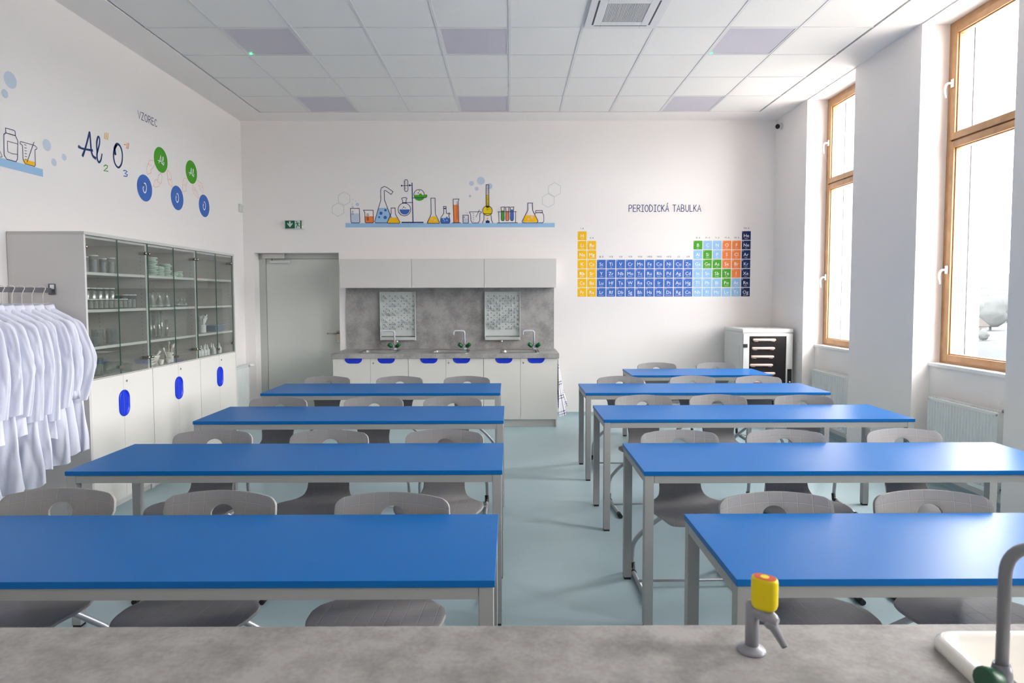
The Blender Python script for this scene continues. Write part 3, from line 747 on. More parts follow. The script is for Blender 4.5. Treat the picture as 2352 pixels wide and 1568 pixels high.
def trough(t):
    b = MB(); rows = [[(x*k, y*k, z) for x, y in rrect(.07, .10, .012)] for k, z in ((.96, 0), (1, .006), (1, .078), (.965, .078), (.96, .008))]
    b.grid(rows, wrap=True); b.add(rows[-1], [list(range(len(rows[-1])))]); b.build('glass_walls', M['wareg'], t)
ware('tr', 'glass_trough', 'square greenish glass trough on the bottom shelf', 'trough', (-3.03, 4.765, z_(3)), None, trough)
for i in range(3):
    ware('dish', 'crystallizing_dish', '%s round greenish dish past the glass trough' % ORD[i], 'dish', (-2.97-.06*(i % 2), 4.91+.055*i, z_(3)) if i < 2 else (-3.12, 4.93, z_(3)), 'round greenish dishes', glassy(cyl_glass(.045, .052), 'wareg'))
# middle cabinet, top shelf: stacks of petri dishes
for s, (y, n) in enumerate([(5.36, 11), (5.465, 6), (5.575, 8), (5.685, 3), (5.775, 4)]):
    for k in range(n):
        def pd(t):
            MB().lathe([(.043, 0), (.0435, .002), (.0435, .0085), (.041, .009), (0, .009)], n=20).build('dish_base', M['petri'], t)
            MB().lathe([(.0420, .0088), (.0425, .012), (.041, .0138), (0, .0138)], n=20).build('dish_lid', M['petriw'], t)
        pos = 'bottom' if k == 0 else ('top' if k == n-1 else ORD[k]+' up')
        ware('petri', 'petri_dish', 'petri dish, %s of the %s stack from the coats, middle cabinet' % (pos, ORD[s]), 'petri dish', (-3.0+.006*((k*7+s) % 3-1), y+.005*((k*5+s) % 3-1), z_(0)+.0142*k), 'petri dish stacks on the top shelf', pd)
for i in range(6):
    ware('erl', 'erlenmeyer_flask', '%s conical flask from the coats on second shelf, %s' % (ORD[i], C1), 'flask', (-2.97-.09*(i % 2), 5.29+.058*i, z_(1)), 'conical flasks on the second shelf', glassy(erlen(.042, .125)))
for i in range(3):
    ware('vol', 'volumetric_flask', '%s small long necked flask from the coats on second shelf' % ORD[i], 'flask', (-2.95, 5.67+.062*i, z_(1)), 'small long necked flasks', glassy(volum(.026, .088)))
for i, h in enumerate((.20, .17, .205, .19, .15, .225)):
    ware(('gc', i), 'measuring_cylinder', '%s tall measuring cylinder from the coats on third shelf, %s' % (ORD[i], C1), 'cylinder', (-2.975-.08*(i % 2), 5.27+.062*i, z_(2)), 'measuring cylinders on the third shelf',
         glassy([(.030, 0), (.030, .005), (.016, .012), (.0155, h), (.018, h+.002), (.014, h), (.014, .014), (0, .012)]))
# bottom: porcelain
for i in range(3):
    ware('pdish', 'porcelain_dish', ['large porcelain dish at the bottom of the white stack', 'middle porcelain dish of the white stack', 'top porcelain dish of the white stack'][i], 'dish', (-2.985, 5.235, z_(3)+.022*i), 'white porcelain dishes',
         glassy([(.030, 0), (.052, .018), (.056, .026), (.053, .026), (.042, .013), (0, .009)], 'porcel', 'dish_body'))
def mortar(t):
    MB().lathe([(.030, 0), (.034, .008), (.030, .014), (.05, .06), (.056, .078), (.051, .078), (.04, .05), (0, .022)], n=24).build('bowl', M['porcel'], t)
    MB().tube([(.0, .0, .03), (.03, .02, .085), (.046, .03, .115)], [.016, .010, .013], 12).build('pestle', M['porcel'], t)
ware('mort', 'mortar', 'white porcelain mortar with its pestle', 'mortar', (-3.02, 5.375, z_(3)), None, mortar)
for i in range(2):
    ware('cruc', 'porcelain_crucible', ['small white crucible in front of the mortar', 'small white crucible beside the spoon jar'][i], 'crucible', [(-2.935, 5.345, z_(3)), (-2.945, 5.475, z_(3))][i], None, glassy([(.012, 0), (.017, .012), (.023, .045), (.0215, .045), (.014, .012), (0, .008)], 'porcel', 'crucible_body'))
def spoonjar(t):
    MB().lathe(cyl_glass(.036, .085, .003), n=22).build('jar_body', M['porcel'], t)
    MB().box(.0355, .0372, -.014, .014, .060, .068).build('label_strip', M['hole'], t)
    for k, (dx, dy, h, r) in enumerate([(.0, -.09, .135, .012), (.006, -.012, .188, .012), (-.004, .062, .15, .017), (.0, .09, .158, .010)]):
        b = MB(); a = Vector((0, .2*dy, .01)); c = Vector((dx, dy, h)); d = (c-a).normalized(); b.tube([a, c-d*.035], .0035, 8)
        b.tube([c-d*.04, c-d*.03, c-d*.012, c], [.003, r*.8, r, r*.3], 12, flat=.45); b.build('spoon', M['porcel'], t)
ware('spj', 'spoon_jar', 'white porcelain jar holding spoons and spatulas', 'jar', (-2.985, 5.565, z_(3)), None, spoonjar)
# farthest cabinet
def pinktray(t): MB().box(-.05, .05, -.07, .07, 0, .018, 0, .004).build('tray_body', M['pink'], t)
ware('pt', 'shallow_tray', 'dull pink shallow tray on top shelf of the '+C2, 'tray', (-3.02, 6.06, z_(0)), None, pinktray)
def stickjar(t):
    MB().lathe(cyl_glass(.036, .075, .003), n=20).build('jar_body', M['whitelab'], t)
    r = random.Random(5)
    for k in range(22):
        a = 2*PI*k/22; q = .024*r.uniform(.4, 1); e = .05*r.uniform(.5, 1.05)
        MB().tube([(q*math.cos(a+2), q*math.sin(a+2), .008), (e*math.cos(a), e*math.sin(a), .14+.04*r.random())], .0068, 7).build('stick', M['whitelab'], t)
ware('sj2', 'stick_jar', 'white jar bristling with white sticks on third shelf', 'jar', (-2.99, 6.185, z_(2)), None, stickjar)
def bluebox(t):
    b = MB(); rows = [[(x*k, y*k, z) for x, y in rrect(.09, .10, .015)] for k, z in ((.93, 0), (1, .06), (1.03, .06), (1.03, .066), (.97, .066), (.9, .006))]
    b.grid(rows, wrap=True); b.add(rows[-1], [list(range(len(rows[-1])))]); b.add(rows[0], [list(range(len(rows[0])))]); b.build('box_body', M['bluebox'], t)
ware('bb', 'plastic_box', 'pale blue plastic box on third shelf of the '+C2, 'box', (-3.02, 6.46, z_(2)), None, bluebox)
for i in range(9):
    def drop(t):
        MB().lathe([(.021, 0), (.023, .003), (.023, .052), (.019, .060), (.012, .064)], n=18).build('bottle_body', M['whitelab'], t)
        MB().lathe([(.0125, .062), (.0125, .070), (.009, .074), (.004, .104), (.0, .105)], n=14).build('dropper_cap', M['white'], t)
    ware('drop', 'dropper_bottle', '%s white dropper bottle from the middle cabinet on the bottom shelf' % ORD[i], 'bottle', (-2.965-(.05 if i in (5, 7) else 0), 5.975+.063*i, z_(3)), 'white dropper bottles', drop)

# ------------------------------------------------------------------ lab coats on the rail
RX, RZ = -3.092, 1.588
t = thing('coat_rail', 'dark grey coat rail fixed to the display cabinet side', 'rail', (RX, 4.318, RZ))
MB().box(-.004, .004, -1.25, -.006, -.016, .016, 0, .001).build('bar', M['rail'], t)
MB().box(-.022, .026, -.006, .0, -.03, .044, 0, .003).build('bracket', M['rail'], t)
MB().box(-.008, .018, -.010, -.005, .008, .038).build('bracket_plate', M['white'], t)
MB().box(XL-RX, .0, -1.25, -1.23, -.01, .01).build('wall_arm', M['rail'], t)
def hanger(y, ang, label):
    t = thing('coat_hanger', label, 'hanger', (RX, y, RZ), ang, 'cream coat hangers')
    p = [(-.026, 0, -.012)]+[(.0+.024*math.cos(math.radians(a)), 0, .010+.016*math.sin(math.radians(a))) for a in range(200, -41, -20)]+[(.006, 0, -.03), (.004, 0, -.10)]
    MB().tube(p, .0026, 8).build('hook', M['wire'], t)
    sh = MB(); q = [(-.17, 0, -.205), (-.09, 0, -.150), (.004, 0, -.104), (.09, 0, -.150), (.17, 0, -.205)]
    sh.tube(smoothpath(q, .06), .005, 8); sh.tube([(-.17, 0, -.205), (.17, 0, -.205)], .003, 8); sh.build('shoulder_bar', M['wire'], t)
    return t
def coat(y, ang, L, seed, label, bulge=0.0, fat=1.0):
    r = random.Random(seed); P = [r.uniform(0, 6.28) for _ in range(8)]
    t = thing('lab_coat', label, 'lab coat', (RX+.004, y, RZ-.105), ang, 'white lab coats on the rail')
    HW = [(0, .050), (.015, .07), (.035, .105), (.06, .155), (.085, .192), (.11, .206), (.16, .205), (.30, .20), (.5, .212), (.8, .24), (1.2, .275)]
    HD = [(0, .028), (.03, .028), (.08, .026), (.16, .028), (.4, .027), (.8, .026), (1.2, .028)]
    rows = []; n = 100; m = 64
    for i in range(m+1):
        tt = (i/m)**1.25; d = tt*L
        hw = interp([(a, b, 0) for a, b in HW], d)[0]; hd = interp([(a, b, 0) for a, b in HD], d)[0]*fat
        row = []; amp = .002+.014*min(1, d/.8)**1.3
        for k in range(n):
            a = 2*PI*k/n; c, s = math.cos(a), math.sin(a)
            x = hw*math.copysign(abs(c)**.75, c); w = hd*math.copysign(abs(s)**.7, s)
            g = min(1, d*3.2)
            sgn = 1 if s >= 0 else -1
            r1 = abs(noise.noise((x*8+seed*1.7, d*1.1+.3*x, sgn*3.1+seed)))**.75; r2 = abs(noise.noise((x*17+d*3+seed, d*2.6, sgn*5+.7)))
            r3 = abs(noise.noise((x*5-d*4+seed*2.3, d*4+x*5, sgn*2.0)))
            fold = sgn*(.040*(r1-.28)*g*(.5+.8*min(1, d))+.016*(r2-.2)*g+.012*(r3-.2))*min(1, abs(s)*2)
            w += fold; x += .012*noise.noise((seed*3.1, d*5, a*.6))*min(1, d*4)+.02*math.copysign(1, x)*max(0, d-.5)*noise.noise((seed, d*2, x*4))
            z = -d+.012*math.sin(2*a+P[3])*tt*tt-.028*tt*tt*math.cos(a+P[4])
            row.append((x, w, z))
        rows.append(row)
    b = MB().grid(rows, wrap=True); bo = b.build('coat_body', M['cloth'], t)
    for sx in (-1, 1):
        q = r.uniform(-.012, .006); Ls = .56+r.uniform(-.06, .08); k_ = .93 if sx < 0 else 1.0; bg_ = bulge if sx > 0 else 0
        pth = [(sx*.150, 0, -.080), (sx*.182, -.002, -.112), (sx*(.206+bg_*.5)*k_, -.006+q, -.21), (sx*(.218+bg_)*k_, -.008+q, -.35), (sx*(.220+bg_*.8)*k_, -.014+q, -.46), (sx*(.210+bg_*.1)*k_, -.022+q, -.085-Ls)]
        sp = []; fp = [Vector(p) for p in pth]
        for i in range(len(fp)-1):
            p0, p1, p2, p3 = fp[max(0, i-1)], fp[i], fp[i+1], fp[min(len(fp)-1, i+2)]
            for k in range(9):
                u = k/9; sp.append(.5*((2*p1)+(p2-p0)*u+(2*p0-5*p1+4*p2-p3)*u*u+(3*p1-p0-3*p2+p3)*u**3))
        sp.append(fp[-1]); srow = []
        for i, c in enumerate(sp):
            v = i/(len(sp)-1); ra = .036+.026*min(1, v*4)+.008*max(0, v-.6); rb = .021-.004*v
            row = []
            for k in range(40):
                a = 2*PI*k/40; c1, s1 = math.cos(a), math.sin(a)
                cr = abs(noise.noise((c1*1.5+seed, s1*1.5+sx, v*2.6)))**.7; c2 = abs(noise.noise((c1*2.2+seed*2+v*2, s1*2.2, v*7+sx*3)))
                bend = math.exp(-((v-.52)/.16)**2)
                e = .86+.52*cr*min(1, v*3+.3)+.24*(c2-.2)*(.5+bend)
                row.append((c.x+ra*c1*(.92+.5*(e-.92)), c.y+rb*s1*(e+.25*cr), c.z+.012*c1*sx*v))
            srow.append(row)
        s = MB().grid(srow, wrap=True); so = s.build('sleeve', M['cloth'], t)
        cf = MB(); e0 = srow[-1]; cen = sp[-1]
        cr = []
        for dz, k in ((.0, 1.02), (-.002, 1.10), (.05, 1.12), (.054, 1.0)):
            cr.append([(cen.x+(p[0]-cen.x)*k, cen.y+(p[1]-cen.y)*k, p[2]+dz) for p in e0])
        cf.grid(cr, wrap=True)
        if seed == 28 and sx > 0: cf.build('rolled_cuff', M['cloth'], so)
    # collar, lapels, pocket
    cr = []
    for k, (dx, dz) in enumerate([(1.0, -.02), (.98, .008), (1.04, .015), (1.20, .004), (1.42, -.036)]):
        cr.append([(.056*dx*math.cos(a), .034*dx*math.sin(a), dz+.006*math.sin(a)) for a in [math.radians(-62+304*i/24) for i in range(25)]])
    MB().grid(cr).build('collar', M['cloth'], t)
    for sx in (-1, 1):
        lp = MB(); pts = [(sx*.028, -.040, .004), (sx*.095, -.048, -.055), (sx*.108, -.054, -.115), (sx*.092, -.056, -.155), (sx*.058, -.058, -.225), (sx*.012, -.058, -.33), (sx*.006, -.052, -.20)]
        lp.add(pts+[(x, yy+.004, z) for x, yy, z in pts], [list(range(7)), list(range(7, 14))]+[(i, (i+1) % 7, 7+(i+1) % 7, 7+i) for i in range(7)], 0, False)
        lp.build('lapel', M['cloth'], t)
    return t
# (y on the rail, turn, length)  from the camera side towards the cabinet
COATS = [(3.46, 6, 1.07, 'long white lab coat nearest the camera on the rail'), (3.545, 5, .77, 'short white lab coat nearest the camera on the rail'),
 (3.63, 7, 1.05, 'long lab coat behind the nearest short one'), (3.715, 5, .78, 'short lab coat just behind, hem at table height'), (3.80, 6, 1.06, 'long lab coat in the middle of the rail'),
 (3.88, 7, 1.0, 'lab coat just past the middle of the rail'), (3.96, 5, .80, 'shorter lab coat beyond the middle of the rail'), (4.04, 7, .99, 'lab coat third from the cabinet'),
 (4.125, 8, .95, 'lab coat with open lapels second from the cabinet'), (4.222, 5, 1.0, 'lab coat closest to the display cabinet')]
BULGE = [.0, .01, .0, .02, .005, .01, .0, .015, .02, .05]
for i, (y, a, L, lb) in enumerate(COATS):
    a = math.radians(a)
    coat(y, a, L, 20+i, lb, BULGE[i])
    hanger(y, a, 'cream hanger carrying the '+lb.replace('white ', '').replace(' on the rail', ''))
# ------------------------------------------------------------------ door in the back wall
d = bpy.data.objects.new('door_1', None); COL.objects.link(d); d.location = (DX0, YB+.16, 0); struct(d, 'grey steel door in the back wall niche', 'door')
fw = DX1-DX0
fr = MB(); fr.box(.0005, .085, -.002, .10, 0, 2.034); fr.box(.0005, fw-.0005, -.002, .10, 2.0345, 2.098); fr.box(fw-.02, fw-.0005, -.002, .10, 0, 2.034)
fr.build('door_frame', M['doorframe'], d)
lf = MB().box(.089, fw-.022, .010, .06, .008, 2.031, 0, .002).build('door_leaf', M['doorgrey'], d)
hd = MB(); hx = fw-.068
hd.box(hx-.02, hx+.02, .0, .010, .94, 1.10, 0, .004)
hd.tube(smoothpath([(hx, .004, 1.065), (hx, -.05, 1.065), (hx-.13, -.05, 1.065)], .016), .009, 12)
hd.lathe([(.008, 0), (.008, .004)], (hx, .0, .985), 12, axis=(0, -1, 0))
hd.build('door_handle', M['nickel'], lf)
t = thing('door_closer', 'pale door closer box with its slide arm on the grey door', 'door closer', (DX0+.06, YB+.158, 2.03))
MB().box(0, .285, -.05, -.001, .005, .068, 0, .004).build('closer_body', M['carcass'], t)
MB().box(.09, .345, -.028, -.004, -.052, -.020, 0, .003).build('slide_rail', M['cart'], t)
MB().tube([(.12, -.03, .006), (.12, -.03, -.022)], .007, 8).build('arm_pivot', M['nickel'], t)

# ------------------------------------------------------------------ sink unit
UX = [-2.085, -1.199, -.316, .555]; FY = 7.455; WZ = .872
for u in range(3):
    x0, x1 = UX[u]+.001, UX[u+1]-.001
    nm = ['next to the grey door', 'in the middle', 'at the towel end'][u]
    t = thing('base_cabinet', 'off white sink base cabinet '+nm, 'cabinet', (x0, FY, 0), 0, 'sink base cabinets')
    W = x1-x0
    MB().box(0, W, .02, YB-FY-.004, .10, .70).build('carcass', M['carcass'], t)
    MB().box(.0195 if u == 0 else 0, W-(.0195 if u == 2 else 0), .055, .073, 0, .0995).build('plinth', M['doorwhite'], t)
    if u != 1: MB().box(0 if u == 0 else W-.019, .019 if u == 0 else W, .0195, YB-FY-.004, 0, .0995).build('end_panel', M['doorwhite'], t)
    for k, (a, b_) in enumerate(((.0015, W/2-.0012), (W/2+.0012, W-.0015))):
        dr = MB().box(a, b_, 0, .019, .092, .816, 0, .0012).build('door', M['doorwhite'], t)
        cx = W*.33 if k == 0 else W*.5+W*.18; r = .058; hw = .102
        cx = a+(b_-a)*(.55 if k == 0 else .42)
        rim = [(cx-hw, .816)]+[(cx-hw+r-r*math.cos(math.radians(q)), .816-r*math.sin(math.radians(q))*1.0) for q in range(0, 91, 9)]+[(cx+hw-r+r*math.sin(math.radians(q)), .816-r*math.cos(math.radians(q))) for q in range(0, 91, 9)]
        def sc2(kf, y): return [(cx+(x-cx)*kf, y, .816+(z-.816)*kf) for x, z in rim]
        h = MB(); rows = [sc2(1, -.0002), sc2(1, -.003), sc2(.92, -.0036), sc2(.86, -.0016), sc2(.84, -.0006)]
        h.grid(rows); h.add(rows[-1], [list(range(len(rows[-1])))]); h.build('recessed_pull', M['handle'], dr)
        if k == 1: MB().lathe([(.009, 0), (.009, .003), (.006, .004), (0, .004)], (a+.032, 0, .762), 14, axis=(0, -1, 0)).build('lock', M['nickel'], dr)
SXC = [-1.60, -.73, .115]; SY0, SY1 = 7.525, 7.945
wt = MB(); wx0, wx1, wy0, wy1 = -2.10, .572, FY-.022, YB-.002
cuts = [wx0]+[v for c in SXC for v in (c-.212, c+.212)]+[wx1]
wt.box(wx0, wx1, wy0, SY0, .818, WZ, 0, .003); wt.box(wx0, wx1, SY1, wy1, .818, WZ)
for k in range(0, 8, 2): wt.box(cuts[k], cuts[k+1], SY0, SY1, .818, WZ)
tag(wt.build('worktop', M['concrete']), 'long grey concrete look worktop with three sinks', 'worktop')
tag(MB().box(-2.094, .559, YB-.014, YB-.001, WZ+.0005, 1.652).build('splashback', M['concrete']), 'grey concrete look splashback panel behind the faucets', 'splashback')
WX = [-2.078, -1.203, -.317, .564]
for u in range(3):
    x0, x1 = WX[u]+.001, WX[u+1]-.001
    t = thing('wall_cabinet', 'grey wall cabinet above the worktop, '+['next to the door', 'middle of three', 'nearest the periodic table'][u], 'cabinet', (x0, YB-.35, 1.648), 0, 'grey wall cabinets')
    MB().box(0, x1-x0, .019, .347, .002, .35).build('carcass', M['uppergrey'], t)
    MB().box(.001, x1-x0-.001, 0, .018, 0, .352, 0, .0012).build('flap_door', M['uppergrey'], t)
# steel sinks and lab faucets
SN = ['nearest the door', 'in the middle', 'at the towel end']
for i, cx in enumerate(SXC):
    t = thing('steel_sink', 'stainless steel sink in the worktop '+SN[i], 'sink', (cx, (SY0+SY1)/2, WZ), 0, 'steel sinks in the worktop')
    b = MB(); rows = []
    for hx, hy, r, z in [(.235, .233, .05, .0006), (.234, .232, .05, .005), (.228, .226, .047, .008), (.212, .210, .045, .0075), (.205, .203, .045, .003), (.202, .200, .05, -.006), (.192, .190, .05, -.11), (.17, .17, .05, -.125), (.03, .03, .02, -.128)]:
        rows.append([(x, y, z) for x, y in rrect(hx, hy, r)])
    b.grid(rows, wrap=True); b.add(rows[-1], [list(range(len(rows[-1])))]); b.build('basin', M['chrome'], t)
    MB().lathe([(.025, .0), (.025, .0025), (.018, .003), (0, .003)], (0, 0, -.1275), 18).build('drain', M['nickel'], t)
for i, (fx, dxs) in enumerate(((-1.455, -.155), (-.575, -.135), (.298, -.14))):
    t = thing('lab_faucet', 'grey gooseneck lab faucet with green handles '+SN[i], 'faucet', (fx, 7.99, WZ+.0005), 0, 'lab faucets over the worktop')
    MB().lathe([(.028, .0), (.028, .008), (.022, .013), (.021, .05), (.015, .06)], n=16).build('body', M['faucetsilver'], t)
    MB().tube(smoothpath([(0, 0, .04), (0, 0, .238), (dxs, -.03, .240), (dxs, -.03, .185)], .032, 7), .0112, 12).build('spout', M['faucetsilver'], t)
    for s in (-1, 1):
        hb = MB().tube([(s*.012, -.006, .034), (s*.034, -.02, .048)], .010, 10).build('handle_stem', M['faucetsilver'], t)
        MB().tube([(s*.026, -.016, .040), (s*.032, -.020, .045), (s*.068, -.040, .074), (s*.073, -.042, .078)], [.016, .025, .025, .018], 6).build('handle', M['green'], t)
# drying racks with pegs
def rack(x, label, seed, skip):
    t = thing('drying_rack', label, 'drying rack', (x, YB-.014, 1.04), 0, 'wall drying racks'); W = .452; H = .562; rr = random.Random(seed)
    b = MB(); b.box(0, W, -.014, -.004, 0, H); cols = 6; pat = []
    pts = []
    for r_ in range(8):
        z = H-.055-.0555*r_*1.04-(.015 if r_ > 2 else 0)
        for c in range(6): pts.append((.045+.0745*c, H-.055-.066*r_ if r_ < 3 else H-.187-.0575*(r_-2)))
        if r_ < 7:
            for c in range(5): pts.append((.045+.0745*c+.037, H-.055-.066*r_-.033 if r_ < 3 else H-.187-.0575*(r_-2)-.029))
    pts = [p for p in pts if p[1] > .03]
    pegs = []
    for k, p in enumerate(pts):
        (pegs if rr.random() < .52 and k > 2 and p[1] < H-.08 and p[1] > .06 else pat).append(p)
    for x_, z in pat: b.lathe([(.0056, 0), (.0056, .0006)], (x_, -.0141, z), 8, mi=1, axis=(0, -1, 0))
    b.build('board', [M['rack'], M['hole']], t)
    for s in (0, 1): MB().box(W-.008 if s else 0, W if s else .008, -.045, -.003, -.055, H, 0, .001).build('side_rail', M['rack'], t)
    MB().prism([(-.004, -.055), (-.066, -.050), (-.072, -.012), (-.066, -.012), (-.060, -.042), (-.004, -.046)], .008, W-.008, 'x').build('drip_trough', M['rack'], t)
    MB().lathe([(.013, 0), (.013, .014), (.010, .018)], (W*.48, -.05, -.06), 12, axis=(0, -.3, -1)).build('drain_spout', M['white'], t)
    first = None
    for x_, z in pegs:
        if first is None:
            pb = MB().tube([(0, 0, 0), (-.0, -.055, .028), (0, -.085, .042)], [.0072, .0058, .0044], 8); first = pb.build('peg', M['rack'], t); first.location = (x_, -.014, z)
        else:
            c = first.copy(); COL.objects.link(c); c.location = (x_, -.014, z)
    return t
rack(-1.655, 'pale peg drying rack behind the faucet nearest the door', 3, 0)
rack(-.325, 'pale peg drying rack between the middle faucet and the towel end', 8, 0)
# tea towels on hooks at the cabinet ends
def towelmat():
    m = bpy.data.materials.new('checked tea towel'); m.use_nodes = True; nt = m.node_tree; b = nt.nodes['Principled BSDF']; b.inputs['Roughness'].default_value = .9
    uv = nt.nodes.new('ShaderNodeUVMap'); sp = nt.nodes.new('ShaderNodeSeparateXYZ'); nt.links.new(uv.outputs[0], sp.inputs[0]); res = []
    for ax, lo in ((0, .80), (1, .84)):
        a = nt.nodes.new('ShaderNodeMath'); a.operation = 'PINGPONG'; a.inputs[1].default_value = .5; nt.links.new(sp.outputs[ax], a.inputs[0])
        s = nt.nodes.new('ShaderNodeMath'); s.operation = 'MULTIPLY'; s.inputs[1].default_value = 75; nt.links.new(a.outputs[0], s.inputs[0])
        w = nt.nodes.new('ShaderNodeMath'); w.operation = 'SINE'; nt.links.new(s.outputs[0], w.inputs[0])
        g = nt.nodes.new('ShaderNodeMath'); g.operation = 'GREATER_THAN'; g.inputs[1].default_value = .1; nt.links.new(w.outputs[0], g.inputs[0])
        l = nt.nodes.new('ShaderNodeMath'); l.operation = 'COMPARE'; l.inputs[1].default_value = .22; l.inputs[2].default_value = .10; nt.links.new(a.outputs[0], l.inputs[0])
        p = nt.nodes.new('ShaderNodeMath'); p.operation = 'MULTIPLY'; nt.links.new(g.outputs[0], p.inputs[0]); nt.links.new(l.outputs[0], p.inputs[1]); res.append(p)
    ad = nt.nodes.new('ShaderNodeMath'); ad.operation = 'ADD'; nt.links.new(res[0].outputs[0], ad.inputs[0]); nt.links.new(res[1].outputs[0], ad.inputs[1])
    k = nt.nodes.new('ShaderNodeMath'); k.operation = 'MULTIPLY'; k.inputs[1].default_value = .5; k.use_clamp = True; nt.links.new(ad.outputs[0], k.inputs[0])
    mx = nt.nodes.new('ShaderNodeMix'); mx.data_type = 'RGBA'; mx.inputs['A'].default_value = lin(236, 234, 240); mx.inputs['B'].default_value = lin(44, 42, 84)
    nt.links.new(k.outputs[0], mx.inputs['Factor']); nt.links.new(mx.outputs['Result'], b.inputs['Base Color']); return m
M['towel'] = towelmat()
def towel(name, label, x, y, z, L, m, seed, side, w0=.02, w1=.10):
    t = thing(name, label, 'towel', (x, y, z)); r = random.Random(seed); n, mm = 30, 30
    bm = bmesh.new(); ul = bm.loops.layers.uv.new('UVMap'); V = []
    for i in range(mm+1):
        v = i/mm; row = []
        for k in range(n+1):
            u = k/n; hw = w0+(w1-w0)*min(1, v*1.6)**.8
            yy = (u-.5)*2*hw*1.5; xx = side*(.012+.014*v+(.046*v)*(1+math.sin(u*15+seed+v*2))+.02*v*math.sin(u*7+1.3*seed))
            row.append(bm.verts.new((xx, yy, -L*v*(1-.10*math.sin(PI*u)*v-.06*(u > .5)*v)-.012*math.sin(u*9)*v)))
        V.append(row)
    for i in range(mm):
        for k in range(n):
            f = bm.faces.new((V[i][k], V[i][k+1], V[i+1][k+1], V[i+1][k])); f.smooth = True
            for lp, (a, c) in zip(f.loops, ((k, i), (k+1, i), (k+1, i+1), (k, i+1))): lp[ul].uv = (a/n*1.3, c/mm*1.9)
    me = bpy.data.meshes.new('cloth'); bm.to_mesh(me); bm.free(); me.materials.append(m)
    o = bpy.data.objects.new('cloth', me); COL.objects.link(o); o.parent = t
    md = o.modifiers.new('thick', 'SOLIDIFY'); md.thickness = .003
    hb = MB(); hb.tube([(-side*.0, 0, .012), (side*.02, 0, .012), (side*.024, 0, .02)], .003, 8); hb.build('hanging_loop', M['white'], t)
    return t
t = thing('towel_hook', 'small hook on the sink cabinet end', 'hook', (.5545, 7.62, .80)); MB().box(0, .004, -.02, .02, -.018, .012).build('plate', M['nickel'], t); MB().tube([(.003, 0, -.008), (.024, 0, -.006), (.03, 0, .008)], .003, 8).build('prong', M['nickel'], t)
towel('tea_towel', 'white tea towel with navy checks hanging at the cabinet end', .5585, 7.62, .786, .68, M['towel'], 3, 1, .02, .10)
towel('blue_cloth', 'pale blue cloth hanging at the door end of the cabinets', -2.0855, 7.62, .66, .40, M['clothblue'], 5, -1, .02, .08)

# ------------------------------------------------------------------ tablet charging cart
t = thing('charging_cart', 'light grey charging cart with dark glazed door and trays', 'cart', (2.72, 7.43, 0))
W, D, H = .585, .64, 1.155
MB().box(0, W, .012, D, .06, H-.045, 0, .004).build('cart_body', M['cart'], t)
MB().box(-.006, W+.006, -.004, D+.006, H-.045, H, 0, .012).build('cart_top', M['cart'], t)
df = MB(); df.box(.004, .073, -.010, .012, .07, H-.055, 0, .003); df.box(W-.078, W-.004, -.010, .012, .07, H-.055, 0, .003); df.box(.073, W-.078, -.010, .012, H-.085, H-.055, 0, .003); df.box(.073, W-.078, -.010, .012, .07, .11, 0, .003)
dd = df.build('door_frame', M['cart'], t)
MB().box(.073, W-.078, .004, .011, .11, H-.085).build('dark_window', M['cartdark'], dd)
for k in range(9):
    z = H-.128-.0985*k; dx = (0, -.01, -.018, -.03, .0, .012, -.006, .01, 0)[k]
    b = MB().tube([(.115+dx, -.004, z), (.125+dx, -.006, z), (.37+dx, -.006, z), (.38+dx, -.004, z)], [.012, .0155, .0155, .012], 12)
    b.tube([(.13+dx, -.004, z-.014), (.175+dx, -.004, z-.014)], .0085, 8); b.tube([(.33+dx, -.004, z-.014), (.37+dx, -.004, z-.014)], .0085, 8)
    b.build('tray', M['tray'], t)
MB().box(.0, .05, -.018, -.008, H-.215, H-.175).build('hinge', M['black'], t)
lk = MB().box(W-.062, W-.014, -.018, -.009, H-.66, H-.47, 0, .003).build('lock_plate', M['black'], t)
MB().lathe([(.010, 0), (.010, .006), (0, .007)], (W-.036, -.018, H-.62), 14, axis=(0, -1, 0)).build('lock_button', M['white'], lk)
sp = MB(); sp.box(-.0035, .001, .10, .45, H-.60, H-.205, 0, .001); sp.box(-.0045, .0, .36, .40, H-.40, H-.385); sp.box(-.0045, .0, .16, .20, H-.40, H-.385); sp.build('side_hatch', M['cart'], t)
for x in (.06, W-.06):
    for y in (.07, D-.06):
        MB().tube([(x-.012, y, .03), (x+.012, y, .03)], .03, 16).build('castor', M['black'], t)

# ------------------------------------------------------------------ ceiling fittings
for i, j in LAMPS:
    x, y = gx0+.6*i, gy1-.6*j
    nm = {1: 'cabinet side', 4: 'middle', 8: 'window side'}[i]+(' by the back wall' if j == 0 else ' row nearer the camera')
    t = thing('ceiling_lamp', 'unlit square ceiling lamp panel, '+nm, 'ceiling lamp', (x+.3, y-.3, ZC), 0, 'unlit ceiling lamp panels')
    h = .288
    fr = MB(); frame = [(-h, -h), (h, -h), (h, h), (-h, h)]
    for sx in (-1, 1): fr.box(sx*h, sx*(h-.014), -h, h, .002, .03); fr.box(-h+.014, h-.014, sx*h, sx*(h-.014), .002, .03)
    fr.build('lamp_frame', M['tbar'], t)
    MB().box(-h+.014, h-.014, -h+.014, h-.014, .006, .014).build('diffuser', M['lampgrey'], t)
    if j == 3 and i != 4: MB().lathe([(.009, 0), (.009, -.006), (.0, -.009)], (-h+.03, h-.022, .006), 12).build('indicator_light', M['led'], t)
i, j = AC; x, y = gx0+.6*i, gy1-.6*j
t = thing('ceiling_air_unit', 'white ceiling air conditioning cassette with square grille', 'air conditioner', (x+.3, y-.3, ZC))
pn = MB(); h = .290; g2 = .162
